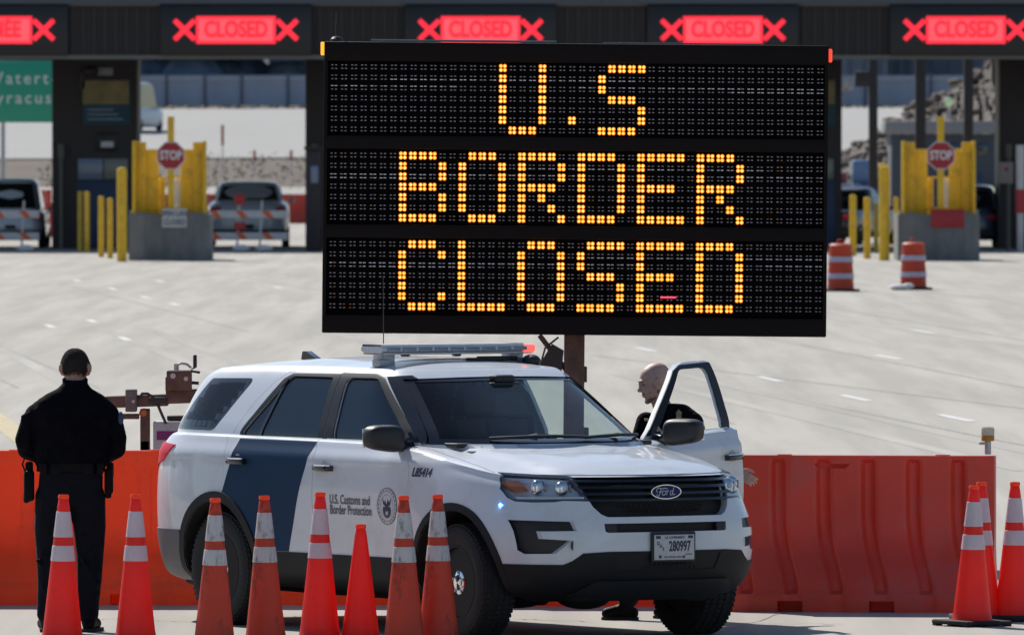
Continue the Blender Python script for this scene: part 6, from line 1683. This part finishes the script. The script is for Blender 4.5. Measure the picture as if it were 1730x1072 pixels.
for i in range(46):      # folds
    a = rn.uniform(0, 2 * math.pi); z = rn.uniform(1.04, 1.4); x = X(121) + .225 * math.cos(a); y = .155 * math.sin(a); dx = rn.uniform(-.06, .06)
    limb(mb, [(x, y, z, .010), (x + dx, y, z + rn.uniform(.03, .10), .012)])
for i in range(8): z = 1.19 + i * .028; limb(mb, [(X(32 + i * .8), .0, z, .012), (X(50), -.055, z + .02, .012)]); limb(mb, [(X(206 - i * .8), .0, z, .012), (X(190), -.055, z + .02, .012)])
obj('jacket', remesh(mb, .009, 4), M['uniform'], off1)
mb = MB(); mb.lathe([(.080, -.02), (.083, .018), (.079, .026), (.072, .02)], 30, 0, Matrix.Translation((X(127), -.010, 1.606)) @ Matrix.Rotation(R(8), 4, 'X')); mb.build('collar', M['uniform'], off1)
# trousers
mb = MB()
slabs(mb, [(X(119), .0, .82, .200, .140), (X(119), .0, .92, .208, .150), (X(120), .0, 1.00, .205, .150), (X(120), .0, 1.06, .200, .148)])
limb(mb, [(X(91), .0, .86, .124), (X(87), .01, .68, .116), (X(85), .02, .50, .095), (X(84), .0, .34, .082), (X(81), -.01, .18, .072), (X(80), -.01, .12, .070)])
limb(mb, [(X(148), .0, .86, .118), (X(151), .01, .68, .108), (X(152), .02, .50, .090), (X(151), .0, .34, .082), (X(149), -.01, .18, .072), (X(149), -.01, .12, .070)])
for i in range(26):
    s = rn.choice((86, 151)); z = rn.uniform(.12, .6); a = rn.uniform(3.7, 5.7); r = .066 + .05 * z; x = X(s) + r * math.cos(a); y = r * math.sin(a); limb(mb, [(x, y, z, .012), (x + rn.uniform(-.03, .03), y, z + .03, .013)])
obj('trousers', remesh(mb, .009, 4), M['uniform_leg'], off1)
for fx, sgn in ((X(80), -1), (X(150), 1)):
    mb = MB(); limb(mb, [(fx, -.02, .15, .052), (fx, -.02, .07, .050), (fx + sgn * .01, .06, .055, .046), (fx + sgn * .03, .16, .048, .044), (fx + sgn * .035, .20, .045, .040)]); limb(mb, [(fx, -.05, .045, .042), (fx, 0, .045, .045)])
    me = remesh(mb, .007, 4); me = sub(me, box_m((fx, 0, -.1), (.6, .9, .2))); smooth(me, 60); bo = obj('boot', me, M['leather'], off1)
    mb = MB(); mb.prism([(fx - .045, -.09), (fx + .045, -.09), (fx + .05 + sgn * .01, .05), (fx + .06 + sgn * .03, .20), (fx + sgn * .035, .245), (fx - .03 + sgn * .03, .20), (fx - .045, .05)], .001, .022, 'xy'); mb.build('sole', M['cone_base'], bo)
# duty belt and gear
mb = MB(); mb.lathe([(.214, -.028), (.222, -.026), (.222, .026), (.214, .028)], 40, 0, Matrix.Translation((X(120), 0, 1.06)) @ Matrix.Diagonal((1, .74, 1, 1))); blt = mb.build('duty_belt', M['leather'], off1)
mb = MB(); mb.bbox((X(49), .0, .94), (.066, .13, .20), .02); mb.bbox((X(49), .02, 1.045), (.05, .09, .10), .015); mb.bbox((X(45), -.01, .87), (.04, .09, .08), .015); mb.tube([(X(44), -.02, 1.02), (X(38), -.03, 1.08), (X(43), -.03, 1.13), (X(54), -.04, 1.12)], .006, 6); mb.build('holster', M['leather'], off1)
mb = MB(); mb.bbox((X(184), .0, .97), (.055, .12, .17), .02); mb.bbox((X(186), .02, 1.04), (.045, .07, .10), .012); mb.bbox((X(183), -.01, .89), (.04, .08, .06), .012); mb.build('radio_pouch', M['leather'], off1)
for px_, w_ in ((75, .05), (97, .07), (150, .07), (170, .045)):
    mb = MB(); mb.bbox((X(px_), -.165 + abs(px_ - 120) * .0009, 1.055), (w_, .035, .075), .01); mb.build('belt_pouch', M['leather'], blt)
mb = MB(); mb.add([(X(207), -.06, 1.40), (X(210), -.02, 1.40), (X(212), -.01, 1.335), (X(209), -.055, 1.335)], [(0, 1, 2, 3)]); 
mb = MB(); mb.sphere((X(203.5), -.01, 1.375), (.022, .04, .045), 14, 10); mb.build('shoulder_patch', mat('patch_blue', (.04, .07, .14), .8), off1)

# officer at the driver's door, profile to the left
PD = 75.2; pk = F / PD
off2 = thing('person', 'bald officer in dark uniform standing behind the open driver door of the SUV', 'person', (at(1110, 800, PD).x, PD, 0))
def X2(px): return (px - 1110) / pk
def Z2(py): return CZ - (py - 238) / pk
mb = MB()
hc_ = (X2(1106), 0, Z2(646))
P, Rm = head(mb, hc_, (-1, -.16, -.27), sc=1.10)
limb(mb, [(X2(1112), 0, Z2(668), .058), (X2(1120), .01, Z2(690), .064), (X2(1132), .02, Z2(708), .08)])
slabs(mb, [(X2(1125), .03, .95, .11, .15), (X2(1130), .03, 1.1, .11, .16), (X2(1138), .03, 1.25, .12, .17), (X2(1140), .03, 1.33, .09, .16)])
# far arm reaches forward to the cabin, near arm trails back with open hand
limb(mb, [(X2(1128), .20, 1.29, .05), (X2(1098), .24, 1.08, .042), (X2(1050), .20, 1.02, .034), (X2(1030), .18, 1.03, .028)]); hand(mb, (X2(1030), .18, 1.03), (-1, -.1, -.1), (0, 0, 1), (0, -1, 0), .6)
limb(mb, [(X2(1152), -.16, 1.30, .052), (X2(1186), -.13, 1.12, .042), (X2(1218), -.10, 1.02, .038), (X2(1246), -.10, .975, .029)]); hand(mb, (X2(1246), -.10, .972), (.88, -.1, -.48), (.45, .3, .8), (-.2, 1, -.3), .62, .12, .92)
for (a, b_, c_) in (((X2(1118), -.05, .95), (X2(1085), -.07, .52), (X2(1062), -.10, .12)), ((X2(1135), .10, .95), (X2(1135), .12, .52), (X2(1140), .14, .12))): limb(mb, [(*a, .085), (*b_, .058), (*c_, .042)])
obj('body', remesh(mb, .0055, 3), M['stubble'], off2)
eyes(P, Rm, off2)
mb = MB(); 
for s in (-1, 1): limb(mb, [(*P(.070, s * .030, -.098), .012), (*P(.030, s * .052, -.082), .010), (*P(.0, s * .060, -.05), .008)])
limb(mb, [(*P(.082, -.02, -.046), .005), (*P(.088, 0, -.044), .005), (*P(.082, .02, -.046), .005)])
mb.build('beard_stubble', mat('light_beard', (.20, .12, .085), .9, noise=.3, nscale=80), off2)
mb = MB()
slabs(mb, [(X2(1122), .03, .92, .145, .19), (X2(1128), .03, 1.05, .145, .195), (X2(1134), .03, 1.18, .155, .205), (X2(1138), .03, 1.27, .160, .205), (X2(1140), .03, 1.34, .145, .185), (X2(1136), .03, 1.39, .11, .14), (X2(1128), .02, 1.425, .080, .10)])
limb(mb, [(X2(1128), .18, 1.31, .085), (X2(1100), .22, 1.27, .075), (X2(1088), .24, 1.20, .07), (X2(1080), .24, 1.10, .062), (X2(1066), .22, 1.05, .055)])
limb(mb, [(X2(1092), .08, 1.30, .07), (X2(1086), .05, 1.22, .07), (X2(1100), .05, 1.12, .09)])
limb(mb, [(X2(1150), -.12, 1.33, .098), (X2(1166), -.15, 1.29, .092), (X2(1176), -.14, 1.20, .070), (X2(1190), -.12, 1.13, .060), (X2(1214), -.11, 1.05, .050), (X2(1238), -.10, .988, .038)])
rn = random.Random(14)
for i in range(24): a = rn.uniform(0, 6.28); z = rn.uniform(.95, 1.32); x = X2(1132) + .148 * math.cos(a); y = .03 + .19 * math.sin(a); limb(mb, [(x, y, z, .010), (x + rn.uniform(-.05, .05), y, z + .05, .011)])
obj('jacket', remesh(mb, .008, 4), M['uniform'], off2)
mb = MB(); mb.lathe([(.074, -.03), (.082, .005), (.079, .014), (.070, .008)], 28, 0, Matrix.Translation((X2(1124), .012, Z2(693))) @ Matrix.Rotation(R(-22), 4, 'Y')); mb.build('collar', M['uniform'], off2)
mb = MB(); v_ = []; shp = [(-.5, .6), (-.28, .72), (0, 1), (.28, .72), (.5, .6), (.42, .1), (.5, -.5), (.25, -.85), (0, -1), (-.25, -.85), (-.5, -.5), (-.42, .1)]
mb.prism([(X2(1146) + a * .040, Z2(702) + b * .050) for a, b in shp], -.268, -.232); mb.build('sleeve_badge', mat('muted_gold_badge', (.20, .17, .11), .5, noise=.5, nscale=60), off2)
mb = MB(); mb.bbox((X2(1092), -.11, Z2(708)), (.03, .02, .018), .004); mb.build('chest_pin', mat('brass_pin', (.4, .33, .15), .3, metal=.8), off2)
mb = MB(); slabs(mb, [(X2(1122), .03, .80, .13, .17), (X2(1122), .03, .97, .14, .185)])
limb(mb, [(X2(1114), -.05, .84, .11), (X2(1100), -.06, .66, .10), (X2(1085), -.07, .50, .085), (X2(1070), -.09, .28, .075), (X2(1062), -.10, .15, .070)])
limb(mb, [(X2(1132), .10, .84, .11), (X2(1134), .11, .66, .10), (X2(1135), .12, .50, .085), (X2(1138), .13, .28, .075), (X2(1140), .14, .14, .070)])
obj('trousers', remesh(mb, .009, 4), M['uniform_leg'], off2)
for fx, fy in ((X2(1058), -.10), (X2(1146), .14)):
    mb = MB(); limb(mb, [(fx, fy, .15, .052), (fx, fy, .07, .050), (fx - .06, fy, .055, .046), (fx - .10, fy - .01, .046, .044), (fx - .125, fy - .01, .044, .040)]); limb(mb, [(fx + .04, fy, .045, .042), (fx, fy, .045, .045)])
    me = remesh(mb, .007, 4); me = sub(me, box_m((fx, fy, -.1), (.9, .9, .2))); smooth(me, 60); bo = obj('boot', me, M['leather'], off2)
    mb = MB(); mb.prism([(fx + .082, fy - .03), (fx + .082, fy + .03), (fx - .05, fy + .04), (fx - .13, fy + .03), (fx - .166, fy - .005), (fx - .13, fy - .045), (fx - .05, fy - .045)], .001, .02, 'xy'); mb.build('sole', M['cone_base'], bo)
mb = MB(); mb.lathe([(.150, -.026), (.157, -.024), (.157, .024), (.150, .026)], 36, 0, Matrix.Translation((X2(1124), .03, .99)) @ Matrix.Diagonal((1, 1.26, 1, 1))); mb.build('duty_belt', M['leather'], off2)
